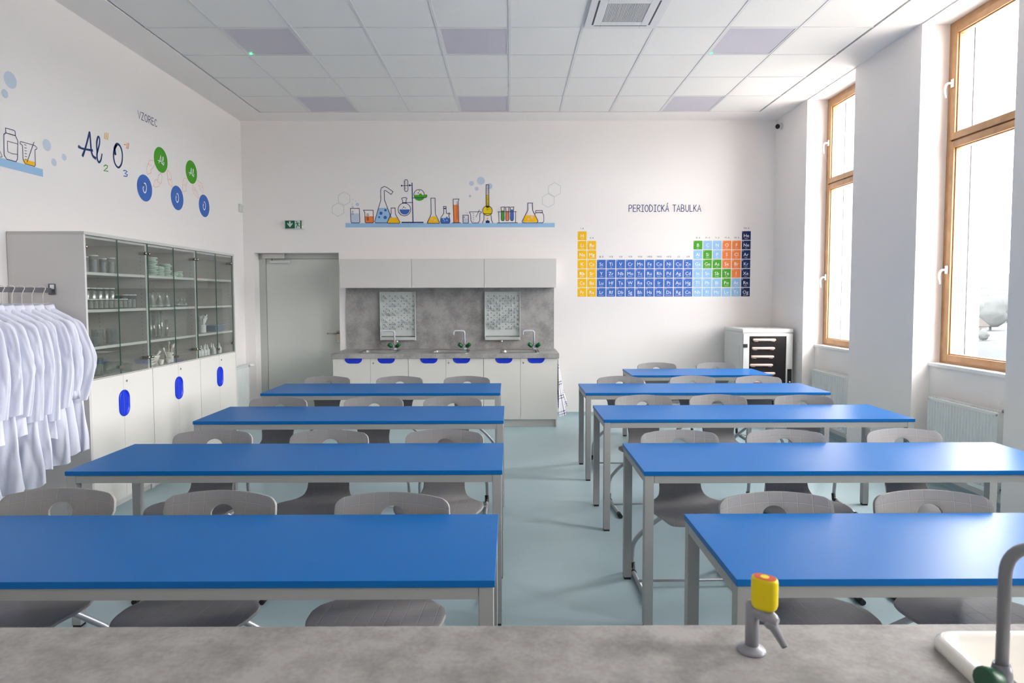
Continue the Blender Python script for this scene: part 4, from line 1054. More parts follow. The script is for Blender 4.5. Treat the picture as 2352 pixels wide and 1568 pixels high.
for sx in (-1, 1): pn.box(sx*h, sx*g2, -h, h, -.014, .012, 0, .003); pn.box(-g2, g2, sx*h, sx*g2, -.014, .012, 0, .003)
pn.build('panel', M['tbar'], t)
for sx in (-1, 1):
    MB().box(sx*.236, sx*.222, -.215, .215, -.0145, -.012).build('air_slot', M['slot'], t)
    MB().box(-.215, .215, sx*.236, sx*.226, -.0145, -.012).build('air_slot', M['slot'], t)
gr = MB()
for k in range(27):
    q = -g2+.0*k+(2*g2)*k/26; gr.box(q-.0017, q+.0017, -g2, g2, -.011, -.004); gr.box(-g2, g2, q-.0015, q+.0015, -.010, -.005)
gr.build('return_grille', M['tbar'], t)
MB().box(-g2, g2, -g2, g2, .004, .010).build('filter', M['grille'], t)

# ------------------------------------------------------------------ small fittings
t = thing('exit_sign', 'green emergency exit sign above the grey door', 'exit sign', (-2.846, YB-.001, 2.398))
MB().box(-.005, .234, -.035, 0, .0, .109, 0, .008).build('sign_housing', M['cart'], t)
MB().box(.006, .128, -.0365, -.034, .006, .103).build('arrow_panel', M['signgreen'], t)
pw = MB().box(.128, .208, -.0365, -.034, .006, .103).build('door_panel', M['signwhite'], t)
MB().box(.197, .211, -.0368, -.034, .004, .105).build('door_edge', M['signgreen'], t)
ar = MB(); ar.prism([(.056, .094), (.076, .094), (.076, .058), (.098, .078), (.101, .063), (.066, .020), (.031, .063), (.034, .078), (.056, .058)], -.0374, -.0366, 'y'); ar.build('arrow', M['signwhite'], t)
mn = MB()
def limb(p, w):
    for (x0, z0), (x1, z1) in zip(p, p[1:]):
        dx, dz = x1-x0, z1-z0; L = math.hypot(dx, dz); nx_, nz_ = -dz/L*w/2, dx/L*w/2
        mn.prism([(x0+nx_, z0+nz_), (x1+nx_, z1+nz_), (x1-nx_, z1-nz_), (x0-nx_, z0-nz_)], -.0374, -.0366, 'y')
mn.prism(arc(.150, .089, .0075, 0, 345, 16), -.0374, -.0366, 'y')
limb([(.155, .077), (.165, .052)], .016); limb([(.153, .075), (.143, .062), (.133, .063)], .006); limb([(.160, .077), (.175, .074), (.184, .062)], .006)
limb([(.163, .054), (.152, .032), (.146, .012)], .009); limb([(.167, .052), (.173, .036), (.190, .033)], .008)
mn.build('running_figure', M['signgreen'], pw)
MB().lathe([(.0035, 0), (.003, .003), (0, .004)], (.221, -.035, .028), 10, axis=(0, -1, 0)).build('indicator_light', M['yled'], t)
t = thing('security_camera', 'small white security camera with black lens in the ceiling corner', 'camera', (XR, 7.98, 3.63))
MB().lathe([(.042, 0), (.042, .012), (.034, .02)], (0, 0, 0), 20, axis=(-1, 0, 0)).build('mount', M['cart'], t)
dv = Vector((-.72, -.66, -.2)).normalized(); p0 = Vector((-.025, -.005, .0))
MB().tube([p0, p0+dv*.01, p0+dv*.045, p0+dv*.052], [.028, .034, .034, .031], 18).build('camera_body', M['cart'], t)
MB().tube([p0+dv*.051, p0+dv*.054, p0+dv*.057], [.030, .028, .014], 18).build('lens', M['black'], t)
t = thing('wall_sensor', 'small white sensor box on the wall beside the painted molecule', 'sensor', (XL, 8.07, 2.652)); MB().box(0, .028, -.04, .04, -.05, .05, 0, .006).build('sensor_housing', M['cart'], t)
MB().box(.0275, .0295, -.018, .018, -.02, .02, 0, .0005).build('sensor_face', M['tbar'], t)
# ------------------------------------------------------------------ painted wall decals
class Decal:
    """flat vinyl shapes on a wall; (u, v) are metres along the wall and up"""
    def __init__(s, wall): s.wall = wall; s.m = MB(); s.inks = []
    def P(s, p, lay):
        o = .0012+.0005*lay
        return (p[0], YB-o, p[1]) if s.wall == 'back' else (XL+o, p[0], p[1])
    def ink(s, k):
        if k not in s.inks: s.inks.append(k)
        return s.inks.index(k)
    def fill(s, pts, k, lay=0):
        pts = [tuple(p) for p in pts]
        if sum(pts[i][0]*pts[(i+1) % len(pts)][1]-pts[(i+1) % len(pts)][0]*pts[i][1] for i in range(len(pts))) < 0: pts = pts[::-1]
        s.m.add([s.P(p, lay) for p in pts], [list(range(len(pts)))], s.ink(k)); return s
    def disc(s, c, r, k, lay=0, ry=None, n=28): return s.fill([(c[0]+r*math.cos(2*PI*i/n), c[1]+(ry or r)*math.sin(2*PI*i/n)) for i in range(n)], k, lay)
    def line(s, pts, w, k='line', lay=1, closed=False, smooth=0):
        p = [Vector((a[0], a[1])) for a in pts]
        if closed and (p[0]-p[-1]).length < 1e-6: p = p[:-1]
        if smooth:
            q = []; n = len(p)
            for i in range(n if closed else n-1):
                g = (lambda j: p[j % n]) if closed else (lambda j: p[max(0, min(n-1, j))])
                a, b, c, d = g(i-1), g(i), g(i+1), g(i+2)
                for t in [t/smooth for t in range(smooth)]: q.append(.5*((2*b)+(c-a)*t+(2*a-5*b+4*c-d)*t*t+(3*b-a-3*c+d)*t**3))
            if not closed: q.append(p[-1])
            p = q
        n = len(p); W = w if isinstance(w, list) else None; A, B = [], []
        for i in range(n):
            a = p[i-1] if (i or closed) else p[i]; b = p[(i+1) % n] if (i < n-1 or closed) else p[i]
            d1 = (p[i]-a); d2 = (b-p[i])
            d1 = d1.normalized() if d1.length > 1e-9 else d2.normalized(); d2 = d2.normalized() if d2.length > 1e-9 else d1
            t = (d1+d2); t = t.normalized() if t.length > 1e-6 else d1
            nn = Vector((-t.y, t.x)); k2 = 1/max(.45, nn.dot(Vector((-d1.y, d1.x))))
            if W: f = i/(n-1)*(len(W)-1); j = min(len(W)-2, int(f)); hw = (W[j]+(W[j+1]-W[j])*(f-j))/2
            else: hw = w/2
            ex = t*0
            if not closed and i == 0: ex = -d2*hw*.7
            if not closed and i == n-1: ex = d1*hw*.7
            A.append(s.P(p[i]+nn*hw*k2+ex, lay)); B.append(s.P(p[i]-nn*hw*k2+ex, lay))
        m = n if closed else n-1
        s.m.add(A+B, [(i, (i+1) % n, n+(i+1) % n, n+i) for i in range(m)], s.ink(k)); return s
    def part(s, name, parent):
        o = s.m.build(name, [M_INK(k) for k in s.inks], parent); o.matrix_parent_inverse = parent.matrix_world.inverted() if False else Matrix.Translation(-parent.location)
        s.m = MB(); s.inks = []; return o
def M_INK(k): return INK[k]

# single line capitals for the headings: strokes in a 0..1 box (width, strokes)
FONT = {'P': (.55, [[(0,0),(.02,1)], [(0,1),(.35,.98),(.5,.8),(.38,.55),(.02,.47)]]), 'E': (.5, [[(.45,1),(.02,1),(0,0),(.46,0)], [(.01,.52),(.38,.54)]]),
 'R': (.55, [[(0,0),(.02,1)], [(.01,1),(.38,.97),(.5,.78),(.36,.56),(.02,.5)], [(.2,.5),(.52,0)]]), 'I': (.42, [[(.21,0),(.21,1)], [(.02,1),(.40,1)], [(.0,0),(.40,0)]]),
 'O': (.6, [[(.28,1),(.08,.8),(.02,.45),(.12,.1),(.3,0),(.48,.12),(.56,.5),(.48,.85),(.28,1)]]), 'D': (.58, [[(.02,0),(.02,1),(.3,.93),(.52,.65),(.5,.3),(.3,.05),(.02,0)]]),
 'C': (.52, [[(.48,.85),(.3,1),(.1,.8),(.02,.45),(.12,.1),(.3,0),(.48,.12)]]), 'K': (.52, [[(.02,0),(.02,1)], [(.46,1),(.04,.45)], [(.15,.56),(.5,0)]]),
 'A': (.56, [[(0,0),(.28,1),(.54,0)], [(.1,.36),(.44,.36)]]), 'Á': (.56, [[(0,0),(.28,1),(.54,0)], [(.1,.36),(.44,.36)], [(.26,1.1),(.36,1.3)]]), 'T': (.55, [[(.28,0),(.27,1)], [(0,1),(.54,1)]]),
 'B': (.55, [[(.02,0),(.02,1),(.34,.95),(.42,.75),(.3,.55),(.02,.52)], [(.1,.53),(.42,.45),(.5,.24),(.36,.03),(.02,0)]]), 'U': (.56, [[(.02,1),(.04,.3),(.2,0),(.4,.04),(.52,.3),(.53,1)]]),
 'L': (.46, [[(.02,1),(.02,0),(.44,.02)]]), 'V': (.56, [[(0,1),(.27,0),(.54,1)]]), 'Z': (.52, [[(.02,1),(.48,1),(0,0),(.5,0)]]), ' ': (.3, [])}
def heading(name, label, wall, text, u0, u1, v0, h, w, slope=0):
    loc = (u0, YB-.001, v0) if wall == 'back' else (XL+.001, u0, v0)
    t = thing(name, label, 'wall lettering', loc); tot = sum(FONT[c][0]+.16 for c in text)-.16; x = 0
    for c in text:
        wd, st = FONT[c]; s = (u1-u0)/tot; d = Decal(wall)
        for p in st: d.line([(u0+(x+a)*s, v0+slope*(x+a)*s+b*h) for a, b in p], w, 'navy', 0, smooth=5 if len(p) > 4 else 0)
        if st: d.part('letter', t)
        x += wd+.16
    return t

# --- the laboratory shelf on the back wall
def ub(px): return -2.089+(px-793.5)*.005528
def vb(py): return 2.4165-(py-522.3)*.00553
def a_(*pts): return [(ub(740+x/9.046), vb(380+y/9.046)) for x, y in pts]
def b_(*pts): return [(ub(980+x/7.35), vb(390+y/7.35)) for x, y in pts]
T_ = thing('laboratory_art', 'painted blue shelf of laboratory glassware on the back wall', 'mural', (-.76, YB-.001, 2.44))
LW = .0075
def mk(name, ops):
    d = Decal('back')
    for o in ops: getattr(d, o[0])(*o[1:])
    return d.part(name, T_)
mk('painted_shelf', [('fill', a_((485,1195),(485,1282))[:2][::-1]+[(ub(1274), vb(512.5)), (ub(1274), vb(522.3))], 'sky', 0)])
def outline(pts, w=LW, k='line', sm=0): return ('line', pts, w, k, 3, True, sm)
def hexa(fn, cx, cy, r, k='paler'): return ('line', [fn((cx+r*math.sin(math.radians(q)), cy-r*math.cos(math.radians(q))))[0] for q in range(0, 360, 60)], .006, k, 0, True)
mk('hexagon', [hexa(a_, 466, 690, 138)]); mk('hexagon', [hexa(a_, 335, 918, 138)])
def bub(fn, *L): return [('disc', fn((x, y))[0], r*.5528/100/sc*1.0, k, lay) for x, y, r, k, lay, sc in L]
[mk('bubble', [q]) for q in bub(a_, (738,810,34,'pale',0,9.046), (650,706,10,'pale',0,9.046), (705,742,9,'pale',0,9.046), (636,800,9,'peach',0,9.046), (640,862,22,'pale',0,9.046))]
mk('beaker', [('fill', a_((600,998),(780,998),(782,1185),(612,1190)), 'pale', 1), outline(a_((592,893),(775,893),(785,1170),(770,1190),(615,1190),(600,1165)))]+[('line', a_((620,y),(655,y)), .006) for y in (952,985,1012)])
mk('spouted_beaker', [('fill', a_((890,1055),(1068,1055),(1070,1188),(900,1188)), 'orange', 1), outline(a_((865,930),(1062,932),(1070,1170),(1058,1190),(910,1190),(895,1170),(890,975)))]+[('line', a_((928,y),(970,y)), .007) for y in (1010,1037,1065,1088,1110,1135)])
mk('retort_flask', [('fill', a_((1180,885),(1365,885),(1440,1130),(1425,1188),(1110,1188),(1095,1165)), 'sky', 1),
 outline(a_((1225,720),(1222,540),(1240,475),(1300,443),(1350,460),(1480,550),(1440,607),(1320,522),(1297,535),(1300,715),(1450,1120),(1430,1190),(1105,1190),(1092,1160)))]+bub(a_, (1225,993,33,'mid',2,9.046), (1318,930,25,'mid',2,9.046), (1312,1080,33,'mid',2,9.046), (1187,1073,20,'mid',2,9.046)))
mk('conical_flask', [('fill', a_((1410,1085),(1570,1085),(1618,1180),(1605,1195),(1370,1195),(1355,1180)), 'yellow', 4), ('line', a_((1437,885),(1518,885),(1525,1010),(1618,1180),(1605,1198),(1368,1198),(1355,1180),(1435,1005),(1437,885)), LW, 'line', 5, True)])
mk('stand', [('fill', a_((1650,1170),(2105,1170),(2105,1195),(1650,1195)), 'navy', 2), ('line', a_((1875,372),(1888,1180)), .011, 'navy', 2), ('line', a_((1660,428),(1875,420)), .008, 'navy', 1), ('line', a_((1680,775),(1885,773)), .008, 'navy', 4), ('line', a_((1870,680),(2165,672)), .008, 'navy', 5)]+bub(a_, (1660,427,17,'navy',2,9.046), (1828,421,20,'navy',2,9.046)))
mk('tube_glass', [outline(a_((1718,340),(1735,308),(1775,308),(1788,340),(1788,515),(1770,545),(1735,545),(1718,515)))]+[('line', a_((1722,y),(1748,y)), .005) for y in (350,385,420,455,490)])
circ = lambda fn, cx, cy, r, a0=0, a1=360, n=30: fn(*[(cx+r*math.cos(math.radians(a0+(a1-a0)*i/n)), cy+r*math.sin(math.radians(a0+(a1-a0)*i/n))) for i in range(n+1)])
mk('round_flask', [('fill', circ(a_, 1717, 915, 105, 0, 180), 'mid', 1), ('line', circ(a_, 1712, 915, 130)[:-1], LW, 'line', 3, True), outline(a_((1658,690),(1680,675),(1745,672),(1768,690),(1748,730),(1750,785),(1675,785),(1676,730)))]+bub(a_, (1697,868,13,'ggrey',2,9.046), (1730,885,10,'ggrey',2,9.046), (1670,898,9,'mid',2,9.046)))
mk('green_flask', [('fill', circ(a_, 2025, 620, 118, 0, 180), 'green', 1), ('fill', a_((2130,610),(2188,610),(2188,665),(2100,672)), 'green', 2), ('line', circ(a_, 2020, 615, 108, 180, 360), LW, 'line', 3), ('disc', a_((2048,622))[0], .021, 'green', 2)]+bub(a_, (2027,533,11,'dkgreen',2,9.046), (2003,575,12,'dkgreen',2,9.046)))
mk('long_neck_flask', [('fill', b_((62,800),(145,780),(215,890),(205,900),(15,900)), 'yellow', 1), outline(b_((75,483),(145,483),(148,745),(217,893),(210,903),(12,903),(10,893),(78,750)))]+bub(b_, (85,832,16,'peach',2,7.35), (140,855,16,'peach',2,7.35)))
mk('wash_bottle', [('fill', b_((240,815),(390,815),(392,880),(380,898),(250,898),(236,880)), 'mid', 1), outline(b_((290,660),(330,660),(335,735),(370,748),(378,728),(395,740),(375,770),(393,850),(390,885),(375,902),(250,902),(236,880),(240,810),(290,735))), outline(b_((287,622),(330,622),(330,652),(287,652)))]+bub(b_, (285,832,12,'sky',2,7.35), (340,805,13,'mid',2,7.35), (300,862,10,'sky',2,7.35), (342,852,12,'sky',2,7.35)))
mk('orange_cylinder', [('fill', b_((455,596),(538,596),(542,892),(458,892)), 'orange', 1), outline(b_((450,500),(548,497),(536,530),(543,893),(457,893))), ('line', b_((432,898),(575,896)), .008)]+[('line', b_((503,545+19*i),(522,545+19*i)), .004) for i in range(16)])
mk('small_beaker', [('fill', b_((615,822),(703,822),(705,895),(618,895)), 'pale', 1), outline(b_((612,768),(705,768),(708,893),(700,900),(620,900),(614,890)))]+[('line', b_((625,y),(642,y)), .005) for y in (795,808)]+bub(b_, (663,692,7,'paler',0,7.35), (685,732,12,'pale',0,7.35), (650,725,6,'paler',0,7.35)))
mk('wide_beaker', [outline(b_((725,712),(920,710),(922,730),(898,745),(895,860),(870,898),(770,898),(748,860),(740,745),(725,730))), ('line', b_((892,680),(832,798)), .006)]+[('line', b_((780,738+32*i),(797,738+32*i)), .005) for i in range(5)])
mk('thermometer_flask', [('disc', b_((1027,695))[0], 80*.005528/7.35, 'lemon', 1), ('fill', b_((1005,430),(1050,430),(1055,640),(1002,640)), 'lemon', 1), outline(b_((1004,260),(1048,260),(1053,618),(1003,618))), ('line', circ(b_, 1027, 695, 81, -72, 252), LW, 'line', 3), ('line', b_((955,745),(1100,745)), .008), ('line', b_((967,765),(965,840),(942,900)), LW), ('line', b_((1087,765),(1092,850),(1118,900)), LW)]+[('line', b_((1012,320+18*i),(1042,320+18*i)), .0035) for i in range(21)])
mk('burner', [('fill', b_((995,862),(1062,862),(1062,900),(995,900)), 'navy', 2), ('fill', b_((1012,852),(1045,852),(1045,864),(1012,864)), 'navy', 2), ('fill', b_((1028,800),(1042,830),(1028,845),(1014,830)), 'yellow', 2)])
tr = [('line', b_((1200,712),(1515,710)), .007, 'line', 5), ('line', b_((1192,898),(1532,895)), .008), ('line', b_((1218,715),(1220,895)), LW), ('line', b_((1500,715),(1500,893)), LW)]
for x, c, top in ((1284, 'green', 690), (1362, 'orange', 698), (1440, 'mid', 675)):
    tr += [('fill', b_((x-24,top),(x+24,top),(x+25,835),(x+14,860),(x-14,860),(x-25,835)), c, 2), outline(b_((x-32,637),(x+32,632),(x+24,665),(x+26,835),(x+14,863),(x-14,863),(x-26,835),(x-24,665)))]
mk('test_tube_rack', tr)
mk('amber_flask', [('fill', b_((1660,772),(1835,772),(1868,865),(1855,885),(1640,885),(1628,868)), 'yellow', 3), ('line', b_((1705,567),(1787,567),(1790,690),(1880,870),(1865,898),(1625,898),(1612,870),(1708,690),(1705,567)), LW, 'line', 5, True)]+bub(b_, (1778,800,28,'peach',4,7.35), (1724,835,20,'peach',4,7.35)))
mk('jar', [outline(b_((1840,695),(1950,690),(1952,725),(1838,728))), ('line', b_((1822,755),(1845,730),(1955,730),(1975,765),(1977,870),(1960,897),(1870,897)), LW)])
[mk('bubble', [q]) for q in bub(b_, (918,195,66,'pale',0,7.35), (760,238,39,'pale',0,7.35), (845,327,32,'pale',0,7.35), (735,448,20,'pale',0,7.35), (1062,285,50,'pale',0,7.35))]
mk('hexagon', [hexa(b_, 2157, 343, 117)]); mk('hexagon', [hexa(b_, 2050, 525, 115)])

# --- periodic table on the back wall
heading('periodic_heading_art', 'thin navy heading lettering above the painted periodic table', 'back', 'PERIODICKÁ TABULKA', 1.508, 2.424, 2.612, .082, .0085)
def textmesh(txt, size, cx, v, lay, align='CENTER'):
    cu = bpy.data.curves.new('t', 'FONT'); cu.body = txt; cu.size = size; cu.align_x = align; cu.resolution_u = 2
    o = bpy.data.objects.new('t', cu); COL.objects.link(o); dg = bpy.context.evaluated_depsgraph_get()
    me = bpy.data.meshes.new_from_object(o.evaluated_get(dg)); bpy.data.objects.remove(o)
    vs = [(cx+q.co.x, YB-.0012-.0005*lay, v+q.co.y) for q in me.vertices]; fs = [list(p.vertices) for p in me.polygons]; bpy.data.meshes.remove(me)
    return vs, fs
PT = thing('periodic_table_art', 'painted periodic table of colour coded element tiles on the back wall', 'mural', (1.96, YB-.001, 1.94))
px0, pz0, pw, ph = .860, 2.363, .1229, .1196
ROWS = {1: {1: 'H', 18: 'He'}, 2: {1: 'Li', 2: 'Be', 13: 'B', 14: 'C', 15: 'N', 16: 'O', 17: 'F', 18: 'Ne'}, 3: {1: 'Na', 2: 'Mg', 13: 'Al', 14: 'Si', 15: 'P', 16: 'S', 17: 'Cl', 18: 'Ar'}}
for r_, names in ((4, 'K Ca Sc Ti V Cr Mn Fe Co Ni Cu Zn Ga Ge As Se Br Kr'), (5, 'Rb Sr Y Zr Nb Mo Tc Ru Rh Pd Ag Cd In Sn Sb Te I Xe'), (6, 'Cs Ba Lu Hf Ta W Re Os Ir Pt Au Hg Tl Pb Bi Po At Rn'), (7, 'Fr Ra Lr Rf Db Sg Bh Hs Mt Ds Rg Cn Nh Fl Mc Lv Ts Og')):
    ROWS[r_] = {i+1: s for i, s in enumerate(names.split())}
NUM = dict(H=1,He=2,Li=3,Be=4,B=5,C=6,N=7,O=8,F=9,Ne=10,Na=11,Mg=12,Al=13,Si=14,P=15,S=16,Cl=17,Ar=18,Cs=55,Ba=56,Fr=87,Ra=88)
for i, s in enumerate(ROWS[4].values()): NUM[s] = 19+i
for i, s in enumerate(ROWS[5].values()): NUM[s] = 37+i
for i, s in list(ROWS[6].items())[2:]: NUM[s] = 71+i-3
for i, s in list(ROWS[7].items())[2:]: NUM[s] = 103+i-3
CZ = dict(zip('H He Li Be B C N O F Ne Na Mg Al Si P S Cl Ar K Ca Sc Ti V Cr Mn Fe Co Ni Cu Zn Ga Ge As Se Br Kr Rb Sr Y Zr Nb Mo Tc Ru Rh Pd Ag Cd In Sn Sb Te I Xe Cs Ba Lu Hf Ta W Re Os Ir Pt Au Hg Tl Pb Bi Po At Rn Fr Ra Lr Rf Db Sg Bh Hs Mt Ds Rg Cn Nh Fl Mc Lv Ts Og'.split(),
 'Vodík Helium Lithium Beryllium Bor Uhlík Dusík Kyslík Fluor Neon Sodík Hořčík Hliník Křemík Fosfor Síra Chlor Argon Draslík Vápník Skandium Titan Vanad Chrom Mangan Železo Kobalt Nikl Měď Zinek Gallium Germanium Arsen Selen Brom Krypton Rubidium Stroncium Yttrium Zirkonium Niob Molybden Technecium Ruthenium Rhodium Palladium Stříbro Kadmium Indium Cín Antimon Tellur Jod Xenon Cesium Baryum Lutecium Hafnium Tantal Wolfram Rhenium Osmium Iridium Platina Zlato Rtuť Thallium Olovo Bismut Polonium Astat Radon Francium Radium Lawrencium Rutherfordium Dubnium Seaborgium Bohrium Hassium Meitnerium Darmstadtium Roentgenium Kopernicium Nihonium Flerovium Moskovium Livermorium Tennessin Oganesson'.split()))
GREEN = set('B Si Ge As Sb Te Po'.split()); ORANGE = set('O F S Cl Se Br I'.split())
for r_, row in ROWS.items():
    for c, s in row.items():
        x = px0+pw*(c-1); z = pz0-ph*r_; d = Decal('back')
        k = 'yellow' if c <= 2 else 'navyd' if c == 18 else 'green' if s in GREEN else 'orange' if s in ORANGE else 'mid' if c <= 12 else 'light'
        d.fill([(x, z+.009), (x+pw*.915, z+.009), (x+pw*.915, z+ph), (x, z+ph)], k, 0); o = d.part('element_tile', PT)
        for nm, txt, sz, dx, dz, al in (('element_symbol', s, .060, pw*.46, .043, 'CENTER'), ('element_name', CZ[s], .0135, pw*.46, .022, 'CENTER'), ('atomic_number', str(NUM[s]), .0165, .006, ph-.017, 'LEFT')):
            vs, fs = textmesh(txt, sz, x+dx, z+dz, 2, al)
            if al == 'CENTER' and len(txt) > 9:     # long names are set a little narrower
                q = .098/max(.098, max(v[0] for v in vs)-min(v[0] for v in vs)); vs = [((x+dx)+(v[0]-x-dx)*q, v[1], v[2]) for v in vs]
            MB().add(vs, fs).build(nm, INK['white'], o)
for c, r_, s in [(1, 1, 'I. A'), (2, 2, 'II. A'), (18, 1, 'VIII. A'), (13, 2, 'III. A'), (14, 2, 'IV. A'), (15, 2, 'V. A'), (16, 2, 'VI. A'), (17, 2, 'VII. A'), (3, 4, 'III. B'), (4, 4, 'IV.B'), (5, 4, 'V.B'), (6, 4, 'VI.B'), (7, 4, 'VII.B'), (8, 4, 'VIII.B'), (9, 4, 'VIII.B'), (10, 4, 'VIII.B'), (11, 4, 'I.B'), (12, 4, 'II.B')]:
    vs, fs = textmesh(s, .030, px0+pw*(c-1)+pw*.46, pz0-ph*(r_-1)+.028, 0); o = MB().add(vs, fs).build('group_number', INK['ggrey'], PT); o.matrix_parent_inverse = Matrix.Translation(-PT.location)

# --- left wall: end of a painted shelf, the formula, the molecule
LS = thing('shelf_art', 'painted shelf end with bottle and beaker on the left wall', 'mural', (XL+.001, 4.5, 2.47))
BW = {'cap': [(4.354, 2.677), (4.427, 2.68), (4.438, 2.676), (4.439, 2.647), (4.357, 2.645)], 'bot': [(4.357, 2.645), (4.338, 2.631), (4.333, 2.494), (4.354, 2.47), (4.435, 2.47), (4.449, 2.49), (4.459, 2.615), (4.439, 2.647)],
 'lab': [(4.453, 2.595), (4.366, 2.593), (4.366, 2.523), (4.406, 2.517), (4.453, 2.524)], 'bk': [(4.478, 2.607), (4.482, 2.618), (4.616, 2.622), (4.635, 2.611), (4.632, 2.6), (4.616, 2.592), (4.614, 2.484), (4.605, 2.472), (4.52, 2.473), (4.5, 2.496), (4.498, 2.595), (4.48, 2.603)],
 'liq': [(4.5, 2.502), (4.608, 2.504), (4.608, 2.477), (4.52, 2.474), (4.504, 2.487)]}
Decal('left').fill([(3.3, 2.470), (4.686, 2.468), (4.686, 2.413), (3.3, 2.412)], 'sky', 0).part('painted_shelf', LS)
Decal('left').line(BW['cap'], .005, 'line', 1, True).line(BW['bot'], .005, 'line', 1, True).line(BW['lab'], .004, 'line', 1).part('bottle', LS)
d = Decal('left').fill(BW['liq'], 'yellow', 0).line(BW['bk'], .0045, 'line', 2, True).line([(4.609, 2.643), (4.536, 2.489)], .0045, 'line', 2)
for i in range(6): d.line([(4.517, 2.604-.020*i), (4.534, 2.605-.020*i)], .004, 'line', 2)
d.part('beaker', LS)
Decal('left').line([(4.296, 2.515), (4.311, 2.489), (4.305, 2.474), (4.20, 2.472)], .004, 'line', 1, smooth=4).part('flask', LS)
for y, z, r_ in ((4.414, 3.013, .056), (4.361, 2.906, .029), (4.736, 2.654, .042), (4.914, 2.604, .026), (4.803, 2.543, .028)): Decal('left').disc((y, z), r_, 'pale', 0).part('bubble', LS)
S_ = {'A1': [(5.1282, 2.6619), (5.1509, 2.7034), (5.1814, 2.7695), (5.2204, 2.8669)], 'A2': [(5.2222, 2.8674), (5.2289, 2.8046), (5.2344, 2.7341), (5.2505, 2.6897), (5.2844, 2.6759)], 'A3': [(5.0875, 2.7229), (5.1205, 2.717), (5.1834, 2.7225), (5.248, 2.73)],
'l': [(5.3099, 2.727), (5.3058, 2.7746), (5.311, 2.8183), (5.3284, 2.859), (5.3452, 2.851), (5.3429, 2.8077), (5.3218, 2.754), (5.3063, 2.714), (5.3088, 2.672), (5.3287, 2.6518), (5.3541, 2.6755), (5.3714, 2.7271)],
'O': [(5.553, 2.7688), (5.545, 2.7988), (5.5471, 2.8179), (5.5753, 2.8562), (5.6123, 2.8585), (5.6426, 2.8269), (5.6535, 2.7711), (5.6358, 2.7027), (5.591, 2.6614), (5.5451, 2.684), (5.5273, 2.7374), (5.5377, 2.7967), (5.5722, 2.8483)],
'2': [(5.3908, 2.6325), (5.4143, 2.6478), (5.441, 2.6439), (5.4351, 2.6271), (5.3888, 2.595), (5.4436, 2.6007)], '3': [(5.6598, 2.6478), (5.6875, 2.6558), (5.7147, 2.65), (5.6839, 2.629), (5.7187, 2.6232), (5.7068, 2.6072), (5.6606, 2.6018)],
'h1': [(6.0314, 2.6835), (6.0219, 2.7336), (6.0495, 2.7876), (6.0764, 2.8266), (6.149, 2.8377), (6.1642, 2.8112), (6.1299, 2.769), (6.0905, 2.7401), (6.0953, 2.7131)], 'h1b': [(6.0428, 2.7793), (6.0683, 2.7915), (6.0733, 2.7702), (6.0993, 2.7874), (6.1072, 2.7701)],
'h2': [(6.107, 2.5819), (6.1403, 2.6088), (6.1487, 2.6456), (6.1755, 2.6646), (6.2079, 2.6633), (6.2169, 2.7078), (6.2649, 2.742), (6.286, 2.7135), (6.2734, 2.6535), (6.2391, 2.6331), (6.2246, 2.609), (6.1584, 2.5871), (6.1333, 2.597)], 'h2b': [(6.1886, 2.667), (6.2067, 2.6417), (6.2336, 2.6536), (6.2461, 2.6415)],
'h3': [(6.3797, 2.7896), (6.4105, 2.7956), (6.4505, 2.7589), (6.4552, 2.7153), (6.4762, 2.6595), (6.4613, 2.6458), (6.4102, 2.6629), (6.385, 2.7099)], 'h3b': [(6.3944, 2.7043), (6.4203, 2.72), (6.4306, 2.7034), (6.4556, 2.7228)],
'h4': [(6.6542, 2.625), (6.6718, 2.6701), (6.6832, 2.7412), (6.7157, 2.7795), (6.7697, 2.7801), (6.7597, 2.7394), (6.7388, 2.6969), (6.744, 2.6512)], 'h4b': [(6.6837, 2.6952), (6.7122, 2.7155), (6.7266, 2.6987), (6.7506, 2.7145)],
'h5': [(6.8859, 2.7379), (6.88, 2.6894), (6.9132, 2.6471), (7.0016, 2.6087), (7.014, 2.6227), (6.9803, 2.6739), (6.9294, 2.7056)], 'h5b': [(6.905, 2.685), (6.935, 2.69), (6.945, 2.665)], 'h6': [(6.9958, 2.8052), (7.1041, 2.7839), (7.1251, 2.6973), (7.1073, 2.6862), (7.058, 2.719), (7.0149, 2.7602)], 'h6b': [(7.043, 2.753), (7.0774, 2.7629), (7.0846, 2.7397), (7.1162, 2.7532)]}
FM = thing('formula_art', 'painted brush formula with subscripts and valences on the left wall', 'mural', (XL+.001, 5.4, 2.76))
Decal('left').line(S_['A1'], [.022, .02, .017, .02], 'navy', 0, smooth=5).line(S_['A2'], [.02, .017, .019, .024], 'navy', 1, smooth=5).line(S_['A3'], [.024, .016, .016, .020], 'navy', 2, smooth=5).part('letter_a', FM)
Decal('left').line(S_['l'], [.016, .019, .015, .018, .018, .014], 'navy', 0, smooth=6).part('letter_l', FM)
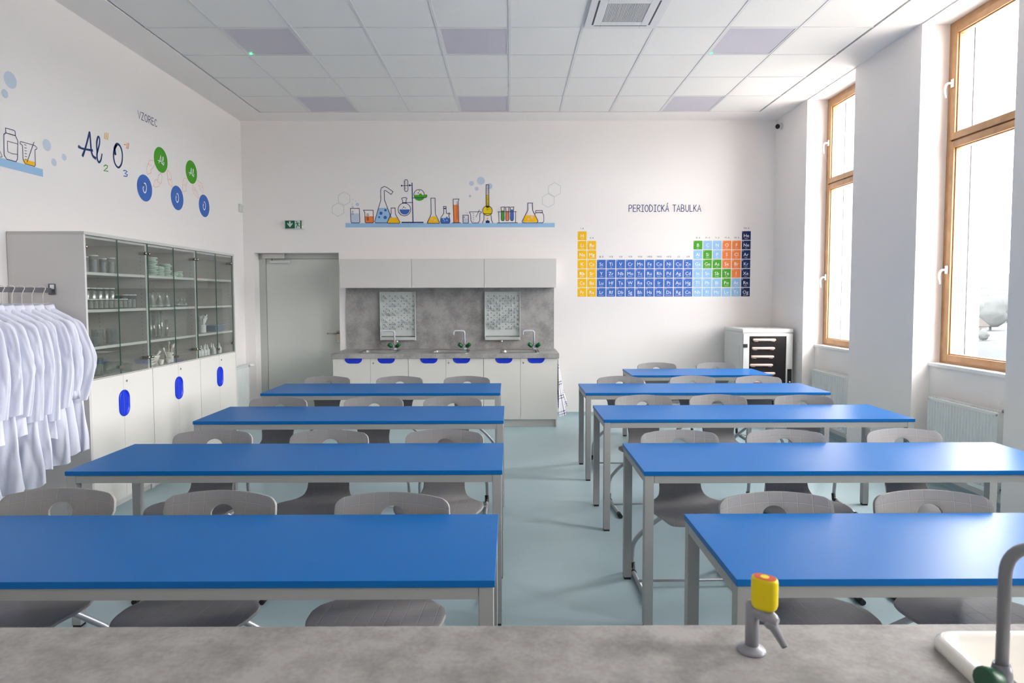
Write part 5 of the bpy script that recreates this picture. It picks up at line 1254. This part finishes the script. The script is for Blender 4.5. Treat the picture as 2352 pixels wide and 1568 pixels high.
Decal('left').line(S_['O'], [.026, .028, .020, .016, .017, .018, .022], 'navy', 0, smooth=6).part('letter_o', FM)
Decal('left').line(S_['2'], .0085, 'green', 0, smooth=0).part('subscript', FM)
Decal('left').line(S_['3'], .0085, 'mid', 0, smooth=0).part('subscript', FM)
d = Decal('left')
for p in ([(5.4177, 2.912), (5.4082, 2.8632)], [(5.4409, 2.919), (5.4279, 2.8637)], [(5.4639, 2.9205), (5.4499, 2.8641)]): d.line(p, .0075, 'yellow')
d.part('valence', FM)
d = Decal('left')
for p in ([(5.6822, 2.8794), (5.7075, 2.8834)], [(5.7317, 2.9028), (5.7169, 2.8549)], [(5.7542, 2.9082), (5.7368, 2.8548)]): d.line(p, .007, 'orange')
d.part('valence', FM)
MO = thing('molecule_art', 'painted molecule of green and blue discs joined by outlined hands', 'mural', (XL+.001, 6.56, 2.7))
def scaled(ks, cx, cz, s, ox, oz): return [[(cx+(y-ox)*s, cz+(z-oz)*s) for y, z in S_[k]] for k in ks]
for y, z in ((6.272, 2.870), (6.866, 2.868)):
    o = Decal('left').disc((y, z), .122, 'green', 0).part('aluminium_disc', MO)
    d = Decal('left')
    for p in scaled(('A1', 'A2', 'A3', 'l'), y, z, .38, 5.228, 2.76): d.line(p, .0085, 'white', 2, smooth=4)
    q = d.part('disc_letters', o); q.matrix_parent_inverse = Matrix.Identity(4)
for y, z in ((5.981, 2.551), (6.559, 2.548), (7.133, 2.549)):
    o = Decal('left').disc((y, z), .123, 'mid', 0).part('oxygen_disc', MO)
    d = Decal('left')
    for p in scaled(('O',), y, z, .44, 5.591, 2.76): d.line(p, .010, 'white', 2, smooth=5)
    q = d.part('disc_letters', o); q.matrix_parent_inverse = Matrix.Identity(4)
for k in ('h1', 'h2', 'h3', 'h4', 'h5', 'h6'): Decal('left').line(S_[k], .0028, 'orange', 0, True).line(S_[k+'b'], .0024, 'yellow' if k in ('h1', 'h4') else 'orange', 0).part('clasped_hands', MO)
heading('formula_heading_art', 'thin navy heading lettering high on the left wall', 'left', 'VZOREC', 5.908, 6.222, 3.172, .066, .0065)
